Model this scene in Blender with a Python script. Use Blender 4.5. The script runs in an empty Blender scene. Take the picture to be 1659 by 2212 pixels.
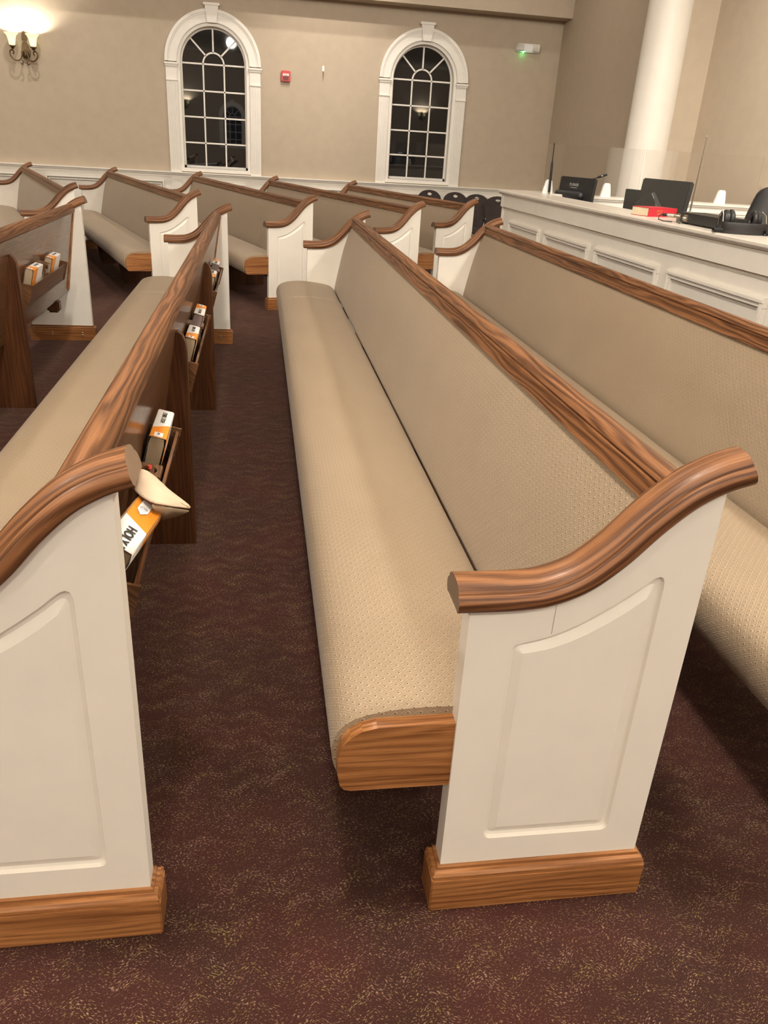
import bpy, bmesh, math, random
from mathutils import Vector, Matrix
random.seed(7)
sc = bpy.context.scene
COL = sc.collection
PI = math.pi

# ------------------------------------------------------------------ helpers
def tag(o, label=None, cat=None, group=None, kind=None):
    if label: o['label'] = label
    if cat: o['category'] = cat
    if group: o['group'] = group
    if kind: o['kind'] = kind
    return o

def empty(name, loc=(0, 0, 0), rz=0.0, label=None, cat=None, group=None, kind=None):
    o = bpy.data.objects.new(name, None)
    o.empty_display_size = 0.1
    COL.objects.link(o)
    o.location = loc
    o.rotation_euler = (0, 0, rz)
    return tag(o, label, cat, group, kind)

class MB:
    """collects shapes of ONE mesh object; every face carries uv in metres"""
    def __init__(s):
        s.v = []; s.f = []; s.uv = []; s.m = []
    def add(s, vs, fs, grain=None, uvs=None, mi=0):
        b = len(s.v)
        s.v += [Vector(p) for p in vs]
        for k, f in enumerate(fs):
            s.f.append([b + i for i in f]); s.m.append(mi)
            if uvs is not None:
                s.uv.append(uvs[k])
            else:
                g = Vector(grain) if grain else Vector((1, 0, 0))
                P = [Vector(vs[i]) for i in f]
                n = Vector((0, 0, 0))
                for i in range(len(P)):
                    a, c = P[i], P[(i + 1) % len(P)]
                    n += Vector(((a.y - c.y) * (a.z + c.z), (a.z - c.z) * (a.x + c.x), (a.x - c.x) * (a.y + c.y)))
                if n.length < 1e-12: n = Vector((0, 0, 1))
                n.normalize()
                u = g - n * g.dot(n)
                if u.length < .3:
                    u = n.orthogonal()
                u.normalize()
                w = n.cross(u)
                s.uv.append([(p.dot(u), p.dot(w) + n.dot(P[0]) * 1.7) for p in P])
    def box(s, lo, hi, grain=(1, 0, 0), bev=0.0, mi=0):
        (x0, y0, z0), (x1, y1, z1) = lo, hi
        x0, x1 = min(x0, x1), max(x0, x1); y0, y1 = min(y0, y1), max(y0, y1); z0, z1 = min(z0, z1), max(z0, z1)
        if bev <= 0:
            vs = [(x0,y0,z0),(x1,y0,z0),(x1,y1,z0),(x0,y1,z0),(x0,y0,z1),(x1,y0,z1),(x1,y1,z1),(x0,y1,z1)]
            fs = [(0,3,2,1),(4,5,6,7),(0,1,5,4),(1,2,6,5),(2,3,7,6),(3,0,4,7)]
            s.add(vs, fs, grain, mi=mi); return
        bm = bmesh.new()
        bmesh.ops.create_cube(bm, size=1)
        for v in bm.verts:
            v.co = Vector(((x0+x1)/2 + v.co.x*(x1-x0), (y0+y1)/2 + v.co.y*(y1-y0), (z0+z1)/2 + v.co.z*(z1-z0)))
        bmesh.ops.bevel(bm, geom=list(bm.edges), offset=min(bev, .45*min(x1-x0, y1-y0, z1-z0)), segments=2, affect='EDGES')
        s.addbm(bm, grain, mi)
    def addbm(s, bm, grain=None, mi=0):
        bm.verts.index_update()
        s.add([v.co.copy() for v in bm.verts], [[v.index for v in f.verts] for f in bm.faces], grain, mi=mi)
        bm.free()
    def prism(s, poly, axis, c0, c1, grain=(1, 0, 0), mi=0):
        """poly of 2D points; axis 0: (y,z) extruded in x; 1: (x,z) in y; 2: (x,y) in z"""
        def P(p, c):
            if axis == 0: return (c, p[0], p[1])
            if axis == 1: return (p[0], c, p[1])
            return (p[0], p[1], c)
        n = len(poly)
        vs = [P(p, c0) for p in poly] + [P(p, c1) for p in poly]
        fs = [list(range(n))[::-1], list(range(n, 2*n))] + [(i, (i+1) % n, n + (i+1) % n, n + i) for i in range(n)]
        s.add(vs, fs, grain, mi=mi)
    def tube(s, pts, r, seg=8, caps=True, mi=0):
        pts = [Vector(p) for p in pts]
        rs = r if isinstance(r, (list, tuple)) else [r] * len(pts)
        rings = []; vs = []; L = 0
        prev = None; us = []
        for i, p in enumerate(pts):
            t = (pts[min(i+1, len(pts)-1)] - pts[max(i-1, 0)]).normalized()
            if prev is None: a = t.orthogonal().normalized()
            else:
                a = prev - t * prev.dot(t)
                a = a.normalized() if a.length > 1e-6 else t.orthogonal().normalized()
            prev = a; b = t.cross(a)
            if i: L += (p - pts[i-1]).length
            us.append(L)
            rings.append(len(vs))
            vs += [p + (a*math.cos(2*PI*k/seg) + b*math.sin(2*PI*k/seg)) * rs[i] for k in range(seg)]
        fs = []; uv = []
        for i in range(len(pts)-1):
            for k in range(seg):
                k2 = (k+1) % seg
                fs.append((rings[i]+k, rings[i]+k2, rings[i+1]+k2, rings[i+1]+k))
                v0, v1 = 2*PI*rs[i]*k/seg, 2*PI*rs[i]*(k+1)/seg
                uv.append([(us[i], v0), (us[i], v1), (us[i+1], v1), (us[i+1], v0)])
        if caps:
            fs += [tuple(range(seg))[::-1], tuple(rings[-1]+k for k in range(seg))]
            uv += [[(0, 0)]*seg, [(0, 0)]*seg]
        s.add(vs, fs, uvs=uv, mi=mi)
    def lathe(s, prof, c=(0, 0, 0), seg=24, mi=0, closed=False):
        """prof: (r,z) list, about z through c"""
        vs = []; fs = []; uv = []
        n = len(prof)
        for (r, z) in prof:
            vs += [(c[0]+r*math.cos(2*PI*k/seg), c[1]+r*math.sin(2*PI*k/seg), c[2]+z) for k in range(seg)]
        rng = range(n if closed else n-1)
        for i in rng:
            j = (i+1) % n
            for k in range(seg):
                k2 = (k+1) % seg
                fs.append((i*seg+k, i*seg+k2, j*seg+k2, j*seg+k))
                uv.append([(prof[i][1], k/seg), (prof[i][1], (k+1)/seg), (prof[j][1], (k+1)/seg), (prof[j][1], k/seg)])
        if not closed:
            for i in (0, n-1):
                if prof[i][0] > 1e-5:
                    fs.append(tuple(i*seg+k for k in range(seg))); uv.append([(0, 0)]*seg)
        s.add(vs, fs, uvs=uv, mi=mi)
    def ball(s, c, r, mi=0, seg=12, rings=8):
        rr = r if isinstance(r, (list, tuple)) else (r, r, r)
        bm = bmesh.new(); bmesh.ops.create_uvsphere(bm, u_segments=seg, v_segments=rings, radius=1)
        for v in bm.verts: v.co = Vector((c[0]+v.co.x*rr[0], c[1]+v.co.y*rr[1], c[2]+v.co.z*rr[2]))
        s.addbm(bm, mi=mi)
    def xf(s, M):
        s.v = [M @ p for p in s.v]; return s
    def mesh(s, name, mats, smooth=35, merge=True):
        me = bpy.data.meshes.new(name)
        me.from_pydata([tuple(p) for p in s.v], [], s.f)
        ul = me.uv_layers.new(name='UVMap')
        k = 0
        for fi, poly in enumerate(me.polygons):
            for j in range(poly.loop_total):
                ul.data[poly.loop_start + j].uv = s.uv[fi][j]
            poly.material_index = s.m[fi]
        for m in (mats if isinstance(mats, (list, tuple)) else [mats]): me.materials.append(m)
        bm = bmesh.new(); bm.from_mesh(me)
        if merge: bmesh.ops.remove_doubles(bm, verts=bm.verts, dist=1e-5)
        bmesh.ops.recalc_face_normals(bm, faces=bm.faces)
        bm.to_mesh(me); bm.free()
        if smooth:
            for p in me.polygons: p.use_smooth = True
            me.set_sharp_from_angle(angle=math.radians(smooth))
        return me
    def build(s, name, mats, parent=None, smooth=35, loc=None, rot=None, **tg):
        o = bpy.data.objects.new(name, s.mesh(name, mats, smooth))
        COL.objects.link(o)
        if parent: o.parent = parent
        if loc: o.location = loc
        if rot: o.rotation_euler = rot
        if tg: tag(o, tg.get('label'), tg.get('cat'), tg.get('group'), tg.get('kind'))
        return o

def link(name, me, parent=None):
    o = bpy.data.objects.new(name, me); COL.objects.link(o)
    if parent: o.parent = parent
    return o

def text_mb(body, size, mat4, depth=0.0004, mi=0, bold=0.0, mb=None):
    cu = bpy.data.curves.new('lettering', 'FONT')
    cu.body = body; cu.size = size; cu.align_x = 'CENTER'; cu.align_y = 'CENTER'; cu.extrude = depth; cu.offset = bold
    cu.resolution_u = 3
    o = bpy.data.objects.new('lettering', cu); COL.objects.link(o)
    bpy.context.view_layer.update()
    dg = bpy.context.evaluated_depsgraph_get()
    me = o.evaluated_get(dg).to_mesh()
    mb = mb or MB()
    mb.add([mat4 @ v.co for v in me.vertices], [list(p.vertices) for p in me.polygons], (1, 0, 0), mi=mi)
    o.evaluated_get(dg).to_mesh_clear()
    bpy.data.objects.remove(o); bpy.data.curves.remove(cu)
    return mb

def frame4(o, ex, ey, ez=None):
    ex = Vector(ex).normalized(); ey = Vector(ey).normalized(); ez = ex.cross(ey)
    M = Matrix.Identity(4)
    for i, e in enumerate((ex, ey, ez)):
        for j in range(3): M[j][i] = e[j]
    M[0][3], M[1][3], M[2][3] = o
    return M

def spline(pts, n):
    """Catmull-Rom resample of 2D points"""
    P = [Vector(p) for p in pts]
    P = [P[0]*2-P[1]] + P + [P[-1]*2-P[-2]]
    out = []
    m = len(P)-3
    for k in range(n+1):
        t = k/n*m; i = min(int(t), m-1); t -= i
        a, b, c, d = P[i:i+4]
        out.append(0.5*((2*b) + (c-a)*t + (2*a-5*b+4*c-d)*t*t + (3*b-a-3*c+d)*t**3))
    return out

# ------------------------------------------------------------------ materials
def new_mat(name):
    m = bpy.data.materials.new(name); m.use_nodes = True
    nt = m.node_tree; b = nt.nodes['Principled BSDF']
    return m, nt, b
def N(nt, t, **kw):
    n = nt.nodes.new(t)
    for k, v in kw.items(): setattr(n, k, v)
    return n
def mathn(nt, op, a, b=None, c=None, clamp=False):
    n = N(nt, 'ShaderNodeMath', operation=op); n.use_clamp = clamp
    for i, v in enumerate((a, b, c)):
        if v is None: continue
        if isinstance(v, (int, float)): n.inputs[i].default_value = v
        else: nt.links.new(v, n.inputs[i])
    return n.outputs[0]
def ramp(nt, fac, stops, interp='LINEAR'):
    r = N(nt, 'ShaderNodeValToRGB'); r.color_ramp.interpolation = interp
    e = r.color_ramp.elements
    while len(e) < len(stops): e.new(0.5)
    for el, (p, c) in zip(e, stops):
        el.position = p; el.color = (*c, 1) if len(c) == 3 else c
    nt.links.new(fac, r.inputs[0]); return r.outputs[0]
def noise(nt, vec, scale, detail=2, rough=.5, dist=0):
    n = N(nt, 'ShaderNodeTexNoise'); n.inputs['Scale'].default_value = scale; n.inputs['Detail'].default_value = detail
    n.inputs['Roughness'].default_value = rough; n.inputs['Distortion'].default_value = dist
    if vec is not None: nt.links.new(vec, n.inputs['Vector'])
    return n.outputs[0]
def mapping(nt, vec, scale=(1, 1, 1), loc=(0, 0, 0), rot=(0, 0, 0)):
    n = N(nt, 'ShaderNodeMapping'); n.inputs['Scale'].default_value = scale; n.inputs['Location'].default_value = loc; n.inputs['Rotation'].default_value = rot
    nt.links.new(vec, n.inputs['Vector']); return n.outputs[0]
def bump(nt, b, h, strength=.2, dist=.002):
    n = N(nt, 'ShaderNodeBump'); n.inputs['Strength'].default_value = strength; n.inputs['Distance'].default_value = dist
    nt.links.new(h, n.inputs['Height']); nt.links.new(n.outputs[0], b.inputs['Normal'])
def mixc(nt, fac, a, c):
    n = N(nt, 'ShaderNodeMix', data_type='RGBA')
    if isinstance(fac, (int, float)): n.inputs[0].default_value = fac
    else: nt.links.new(fac, n.inputs[0])
    for i, v in ((6, a), (7, c)):
        if isinstance(v, tuple): n.inputs[i].default_value = (*v, 1)
        else: nt.links.new(v, n.inputs[i])
    return n.outputs[2]

def plain(name, col, rough=.5, metal=0, spec=.5, var=.06, bumps=0.0, bscale=400, emit=None, estr=0):
    m, nt, b = new_mat(name)
    tc = N(nt, 'ShaderNodeTexCoord').outputs['Object']
    f = noise(nt, tc, 9, 3)
    lo = tuple(max(0, c*(1-var)) for c in col); hi = tuple(min(1, c*(1+var)) for c in col)
    nt.links.new(ramp(nt, f, [(.3, lo), (.7, hi)]), b.inputs['Base Color'])
    b.inputs['Roughness'].default_value = rough; b.inputs['Metallic'].default_value = metal
    b.inputs['Specular IOR Level'].default_value = spec
    if bumps: bump(nt, b, noise(nt, tc, bscale, 2), bumps, .001)
    if emit:
        b.inputs['Emission Color'].default_value = (*emit, 1); b.inputs['Emission Strength'].default_value = estr
    return m

def wood(name, light, dark, rough=.32, coat=.25, figure=1.0, bandw=.16):
    m, nt, b = new_mat(name)
    uv = N(nt, 'ShaderNodeUVMap').outputs[0]
    rnd = N(nt, 'ShaderNodeObjectInfo').outputs['Random']
    off = N(nt, 'ShaderNodeCombineXYZ'); nt.links.new(mathn(nt, 'MULTIPLY', rnd, 37.0), off.inputs[0]); nt.links.new(mathn(nt, 'MULTIPLY', rnd, 11.0), off.inputs[1])
    add = N(nt, 'ShaderNodeVectorMath', operation='ADD'); nt.links.new(uv, add.inputs[0]); nt.links.new(off.outputs[0], add.inputs[1])
    uvo = add.outputs[0]
    # cathedral figure: bands across the grain, bent by slow noise
    warp = noise(nt, mapping(nt, uvo, (1.6, 14, 1)), 1.0, 2, .5)
    sep = N(nt, 'ShaderNodeSeparateXYZ'); nt.links.new(uvo, sep.inputs[0])
    band = mathn(nt, 'SINE', mathn(nt, 'ADD', mathn(nt, 'MULTIPLY', sep.outputs[1], 340.0), mathn(nt, 'MULTIPLY', warp, 34.0*figure)))
    band = mathn(nt, 'ADD', mathn(nt, 'MULTIPLY', band, .5), .5)
    streak = noise(nt, mapping(nt, uvo, (5, 330, 1)), 1.0, 3, .6)
    pores = noise(nt, mapping(nt, uvo, (22, 900, 1)), 1.0, 2, .5)
    tone = noise(nt, mapping(nt, uvo, (1.2, 9, 1)), 1.0, 2, .5)
    f = mathn(nt, 'ADD', mathn(nt, 'MULTIPLY', band, bandw), mathn(nt, 'MULTIPLY', streak, .62))
    f = mathn(nt, 'ADD', f, mathn(nt, 'MULTIPLY', tone, .42))
    mid = tuple((a*.55+c*.45) for a, c in zip(light, dark))
    col = ramp(nt, f, [(.36, light), (.58, mid), (.80, dark)])
    pr = ramp(nt, pores, [(.60, (1, 1, 1)), (.70, (.55, .5, .45))])
    mx = N(nt, 'ShaderNodeMix', data_type='RGBA', blend_type='MULTIPLY'); mx.inputs[0].default_value = .7
    nt.links.new(col, mx.inputs[6]); nt.links.new(pr, mx.inputs[7])
    nt.links.new(mx.outputs[2], b.inputs['Base Color'])
    b.inputs['Roughness'].default_value = rough; b.inputs['Specular IOR Level'].default_value = .30
    b.inputs['Coat Weight'].default_value = coat; b.inputs['Coat Roughness'].default_value = .18
    bump(nt, b, mathn(nt, 'ADD', streak, mathn(nt, 'MULTIPLY', pores, .6)), .12, .0006)
    return m

def fabric(name, base, dark, light, pu=.023, pv=.021):
    m, nt, b = new_mat(name)
    uv = N(nt, 'ShaderNodeUVMap').outputs[0]
    sep = N(nt, 'ShaderNodeSeparateXYZ'); nt.links.new(uv, sep.inputs[0])
    u = mathn(nt, 'DIVIDE', sep.outputs[0], pu); v = mathn(nt, 'DIVIDE', sep.outputs[1], pv)
    a = mathn(nt, 'ADD', u, v); c = mathn(nt, 'SUBTRACT', u, v)
    fa = mathn(nt, 'SUBTRACT', mathn(nt, 'FRACT', mathn(nt, 'ADD', a, 1000.0)), .5)
    fc = mathn(nt, 'SUBTRACT', mathn(nt, 'FRACT', mathn(nt, 'ADD', c, 1000.0)), .5)
    # du, dv inside the diamond cell
    du = mathn(nt, 'MULTIPLY', mathn(nt, 'ADD', fa, fc), .5); dv = mathn(nt, 'MULTIPLY', mathn(nt, 'SUBTRACT', fa, fc), .5)
    def ell(ou, ov, ru, rv):
        x = mathn(nt, 'DIVIDE', mathn(nt, 'SUBTRACT', du, ou), ru); y = mathn(nt, 'DIVIDE', mathn(nt, 'SUBTRACT', dv, ov), rv)
        return mathn(nt, 'SQRT', mathn(nt, 'ADD', mathn(nt, 'MULTIPLY', x, x), mathn(nt, 'MULTIPLY', y, y)))
    dot = ramp(nt, ell(.03, -.03, .080, .095), [(.62, (1, 1, 1)), (1.0, (0, 0, 0))])
    petal = ramp(nt, ell(-.02, .04, .18, .18), [(.45, (1, 1, 1)), (1.0, (0, 0, 0))])
    edge = mathn(nt, 'MAXIMUM', mathn(nt, 'ABSOLUTE', fa), mathn(nt, 'ABSOLUTE', fc))
    rim = ramp(nt, edge, [(.27, (0, 0, 0)), (.33, (1, 1, 1)), (.38, (1, 1, 1)), (.44, (0, 0, 0))])
    weave = noise(nt, mapping(nt, uv, (900, 900, 1)), 1, 2)
    blot = noise(nt, mapping(nt, uv, (3, 5, 1)), 1, 2)
    c1 = mixc(nt, mathn(nt, 'MULTIPLY', petal, .55), base, light)
    shade = tuple(q*.72 for q in base)
    c1 = mixc(nt, mathn(nt, 'MULTIPLY', rim, .75), c1, shade)
    c2 = mixc(nt, mathn(nt, 'MULTIPLY', dot, .95), c1, dark)
    tint = ramp(nt, mathn(nt, 'ADD', mathn(nt, 'MULTIPLY', weave, .5), mathn(nt, 'MULTIPLY', blot, .5)), [(.3, (.88, .87, .85)), (.7, (1, 1, 1))])
    mx = N(nt, 'ShaderNodeMix', data_type='RGBA', blend_type='MULTIPLY'); mx.inputs[0].default_value = 1
    nt.links.new(c2, mx.inputs[6]); nt.links.new(tint, mx.inputs[7])
    nt.links.new(mx.outputs[2], b.inputs['Base Color'])
    b.inputs['Roughness'].default_value = .62; b.inputs['Specular IOR Level'].default_value = .4
    b.inputs['Sheen Weight'].default_value = .15; b.inputs['Sheen Roughness'].default_value = .4
    h = mathn(nt, 'SUBTRACT', mathn(nt, 'SUBTRACT', mathn(nt, 'MULTIPLY', petal, .5), dot), mathn(nt, 'MULTIPLY', rim, .5))
    bump(nt, b, mathn(nt, 'ADD', h, mathn(nt, 'MULTIPLY', weave, .25)), .6, .0014)
    return m

def carpet():
    m, nt, b = new_mat('burgundy_flecked_carpet')
    tc = N(nt, 'ShaderNodeTexCoord').outputs['Object']
    wv = noise(nt, tc, 16, 2)
    sep = N(nt, 'ShaderNodeSeparateXYZ'); nt.links.new(tc, sep.inputs[0])
    zig = mathn(nt, 'MULTIPLY', mathn(nt, 'PINGPONG', mathn(nt, 'ADD', sep.outputs[0], 50.0), .05), .55)
    cb = N(nt, 'ShaderNodeCombineXYZ')
    nt.links.new(sep.outputs[0], cb.inputs[0]); nt.links.new(mathn(nt, 'ADD', sep.outputs[1], zig), cb.inputs[1])
    fl = noise(nt, mapping(nt, cb.outputs[0], (190, 380, 1), rot=(0, 0, -.12)), 1, 3, .6, .0)
    clus = noise(nt, mapping(nt, cb.outputs[0], (11, 30, 1)), 1, 2)
    thr = mathn(nt, 'ADD', fl, mathn(nt, 'MULTIPLY', mathn(nt, 'SUBTRACT', clus, .5), .24))
    fleck = ramp(nt, thr, [(.585, (0, 0, 0)), (.635, (1, 1, 1))])
    pile = noise(nt, tc, 420, 2, .6)
    tone = noise(nt, tc, 3.0, 3)
    base = ramp(nt, pile, [(.30, (.007, .0022, .0016)), (.72, (.054, .019, .0135))])
    red = mixc(nt, ramp(nt, tone, [(.40, (0, 0, 0)), (.65, (.55, .55, .55))]), base, (.055, .012, .010))
    fcol = ramp(nt, noise(nt, tc, 26, 1), [(.42, (.36, .225, .145)), (.60, (.30, .225, .07))])
    nt.links.new(mixc(nt, mathn(nt, 'MULTIPLY', fleck, .85), red, fcol), b.inputs['Base Color'])
    b.inputs['Roughness'].default_value = .95; b.inputs['Specular IOR Level'].default_value = .1
    b.inputs['Sheen Weight'].default_value = .2; b.inputs['Sheen Roughness'].default_value = .5
    b.inputs['Sheen Tint'].default_value = (.75, .45, .38, 1)
    bump(nt, b, mathn(nt, 'ADD', pile, mathn(nt, 'MULTIPLY', fleck, .5)), .8, .004)
    return m

M = {}
M['white'] = plain('cream_white_paint', (.82, .765, .675), .42, var=.02, bumps=.05, bscale=260)
M['trim'] = plain('white_trim_paint', (.80, .75, .67), .45, var=.02)
M['wall'] = plain('warm_tan_wall_paint', (.455, .368, .270), .75, var=.03, bumps=.12, bscale=160)
M['ceil'] = plain('ceiling_paint', (.62, .55, .44), .85, var=.02)
M['oak'] = wood('stained_oak', (.47, .205, .070), (.12, .038, .010), .38, .2)
M['oakrail'] = wood('oak_rail', (.30, .130, .052), (.070, .026, .010), .44, .05, bandw=.24)
M['oakshaded'] = wood('shaded_oak_board', (.115, .042, .014), (.036, .011, .004), .42, .15)  # oak with the shade under the pews put into its colour
M['oakpanel'] = wood('oak_back_panel', (.20, .098, .046), (.085, .036, .015), .28, .4, figure=1.6, bandw=.3)
M['endgrain'] = plain('oak_end_grain', (.19, .125, .08), .5, var=.2, bumps=.3, bscale=500)
M['fabric'] = fabric('beige_diamond_upholstery', (.365, .272, .178), (.085, .055, .030), (.46, .355, .245))
M['carpet'] = carpet()
M['black'] = plain('black_plastic', (.018, .018, .019), .42, var=.15)
M['darkgrey'] = plain('dark_grey_plastic', (.045, .045, .042), .40, var=.1)
M['blackmetal'] = plain('black_painted_metal', (.012, .012, .013), .35, metal=.2)
M['leather'] = plain('black_leatherette', (.020, .018, .018), .40, var=.2, bumps=.2, bscale=120)
M['steel'] = plain('bright_steel', (.62, .58, .52), .25, metal=1)
M['brushed'] = plain('nickel_connector', (.55, .50, .40), .3, metal=1)
M['bronze'] = plain('antique_bronze', (.12, .075, .035), .42, metal=.7, var=.3)
M['chairwood'] = plain('dark_chair_fabric', (.040, .026, .022), .75, var=.25, bumps=.3, bscale=300)
M['red'] = plain('fire_alarm_red', (.50, .035, .03), .35, var=.05)
M['redbook'] = plain('red_book_cloth', (.55, .022, .040), .5, var=.06, bumps=.2, bscale=500)
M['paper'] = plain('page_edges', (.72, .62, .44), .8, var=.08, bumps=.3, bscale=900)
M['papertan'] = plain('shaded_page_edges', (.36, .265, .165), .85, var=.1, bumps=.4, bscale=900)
M['orange'] = plain('orange_cover', (.80, .26, .022), .38, var=.03)
M['bookwhite'] = plain('white_cover', (.76, .73, .70), .38, var=.02)
M['ink'] = plain('black_ink', (.02, .018, .016), .5)
M['gold'] = plain('gold_lettering', (.60, .38, .12), .4, metal=.5)
M['greylogo'] = plain('pale_grey_lettering', (.42, .41, .38), .5)
M['hymnal'] = plain('mauve_brown_book_cloth', (.115, .075, .072), .55, var=.08)
M['counter'] = plain('pale_laminate', (.74, .68, .60), .28, var=.04)
M['clip'] = plain('white_plastic', (.82, .80, .77), .35, var=.02)
M['whiteglow'] = plain('frosted_glass_glow', (.85, .80, .60), .5, emit=(1.0, .92, .50), estr=.9)
M['lampon'] = plain('lamp_disc', (.9, .88, .8), .5, emit=(1, .9, .75), estr=14)
M['led'] = plain('green_led', (.1, .9, .3), .5, emit=(.15, 1, .3), estr=30)
M['lens'] = plain('ribbed_lamp_lens', (.62, .58, .50), .15, var=.25)
M['redtip'] = plain('red_pencil_tip', (.75, .09, .05), .5)
M['thread'] = plain('pale_thread', (.62, .52, .36), .7)

m, nt, b = new_mat('night_window_glass')
b.inputs['Base Color'].default_value = (.004, .005, .007, 1); b.inputs['Roughness'].default_value = .015
b.inputs['IOR'].default_value = 2.0
M['nightglass'] = m
m, nt, b = new_mat('clear_acrylic')
b.inputs['Base Color'].default_value = (.93, .92, .91, 1); b.inputs['Roughness'].default_value = .02
b.inputs['Transmission Weight'].default_value = 1.0; b.inputs['IOR'].default_value = 1.35
b.inputs['Alpha'].default_value = .3
M['acrylic'] = m

# ------------------------------------------------------------------ room shell
YW = 11.5227; XL = -9.0; YB = -16.0; ZC = 4.6
mb = MB(); mb.box((XL, YB, -.05), (10, YW+.1, 0)); mb.build('floor', M['carpet'], kind='structure')
mb = MB(); mb.box((XL, YB, ZC), (10, YW+.1, ZC+.1)); mb.build('ceiling', M['ceil'], kind='structure')
mb = MB(); mb.box((XL-.1, YB, 0), (XL, YW, ZC)); mb.build('wall_left', M['wall'], kind='structure')

def arch_ring_pts(cx, zs, zb, hw, n=24):
    pts = [(cx-hw, zb)] + [(cx-hw, zb + (zs-zb)*k/4) for k in range(1, 4)]
    pts += [(cx - hw*math.cos(PI*k/n), zs + hw*math.sin(PI*k/n)) for k in range(n+1)]
    pts += [(cx+hw, zb + (zs-zb)*k/4) for k in range(3, 0, -1)] + [(cx+hw, zb)]
    return pts

def wall_with_windows(name, y, sgn, x0, x1, z1, wins, thick=.2):
    """wall plane at y facing -sgn; arched openings cut through"""
    bm = bmesh.new()
    def loop(pts, yy):
        vs = [bm.verts.new((p[0], yy, p[1])) for p in pts]
        return [bm.edges.new((vs[i], vs[(i+1) % len(vs)])) for i in range(len(vs))], vs
    E = []
    e, _ = loop([(x0, 0), (x1, 0), (x1, z1), (x0, z1)], y); E += e
    for w in wins:
        p = arch_ring_pts(*w)
        e, vs = loop(p, y); E += e
        vb = [bm.verts.new((v.co.x, y+sgn*thick, v.co.z)) for v in vs]
        for i in range(len(vs)):
            j = (i+1) % len(vs)
            bm.faces.new((vs[i], vs[j], vb[j], vb[i]))
    bmesh.ops.triangle_fill(bm, edges=E, use_beauty=True)
    mb = MB(); mb.addbm(bm)
    return mb.build(name, M['wall'], smooth=0, kind='structure')

ZB, ZS, HW = .955, 2.165, .42
W1, W2 = -.325, 2.375
wall_with_windows('wall_far', YW, 1, XL, 4.2, ZC, [(W1, ZS, ZB, HW), (W2, ZS, ZB, HW)])
wall_with_windows('wall_back', YB, -1, XL, 10, ZC, [(-.35, ZS, ZB, HW), (-4.2, ZS, ZB, HW), (5.2, ZS, ZB, HW)])
# right side: wall, column jog, recess, then the wider room behind the camera
mb = MB()
path = [(4.2, YW), (4.2, 8.3), (4.58, 8.3), (4.58, 4.3), (10, 4.3), (10, YB)]
for (a, c) in zip(path, path[1:]):
    mb.add([(a[0], a[1], 0), (c[0], c[1], 0), (c[0], c[1], ZC), (a[0], a[1], ZC)], [(0, 1, 2, 3)])
mb.build('wall_right', M['wall'], smooth=0, kind='structure')
# bulkhead along the far wall
mb = MB(); mb.box((XL, YW-.30, 2.96), (4.2, YW, ZC-.001)); mb.build('trim_1', M['wall'], smooth=0, kind='structure')

def moulding_prof(sgn=1, y=YW, z=.90, d=.075):
    return [(y, z), (y-sgn*d, z), (y-sgn*d, z-.012), (y-sgn*d*.7, z-.018), (y-sgn*d*.6, z-.035), (y-sgn*d*.3, z-.042), (y-sgn*d*.25, z-.07), (y, z-.07)]
mb = MB(); mb.prism(moulding_prof(), 0, XL, 4.2)
mb.box((XL, YW-.012, .13), (4.2, YW, .84)); mb.build('trim_2', M['trim'], kind='structure', smooth=30)
mb = MB(); mb.box((XL, YW-.025, 0), (4.2, YW, .13), bev=.004); mb.build('baseboard_far', M['trim'], kind='structure')
def panel_frame(mb, x0, x1, z0, z1, y, w=.05, d=.045):
    for (i, j, dd) in ((0, .4, d), (.68, 1.0, d*.7)):
        p, q = w*i, w*j
        for (a, c, e, f) in ((x0+p, x1-p, z1-q, z1-p), (x0+p, x1-p, z0+p, z0+q), (x0+p, x0+q, z0+q, z1-q), (x1-q, x1-p, z0+q, z1-q)):
            mb.box((a, y-dd, e), (c, y, f), bev=.003)
mb = MB()
for (a, c) in ((-5.9, -4.35), (-4.15, -2.65), (-2.47, -1.0), (-.70, .05), (.34, 1.76), (2.02, 2.72), (3.02, 4.08)):
    panel_frame(mb, a, c, .2, .79, YW-.012)
for cx in (W1, W2):
    for s in (-1, 1):
        x = cx+s*.52
        mb.box((x-.068, YW-.024, .13), (x+.068, YW-.01, .835), bev=.002)
        for k in range(5): mb.box((x-.052+k*.0235, YW-.031, .15), (x-.042+k*.0235, YW-.02, .82))
mb.build('trim_3', M['trim'], kind='structure')
# chair rail, wainscot and baseboard on the right wall
mb = MB()
mb.box((4.155, 8.3, .83), (4.2, YW, .90), bev=.004); mb.box((4.188, 8.3, .13), (4.2, YW, .84))
mb.box((4.175, 8.3, 0), (4.2, YW, .13), bev=.004)
mb.build('trim_4', M['trim'], kind='structure')

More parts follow.
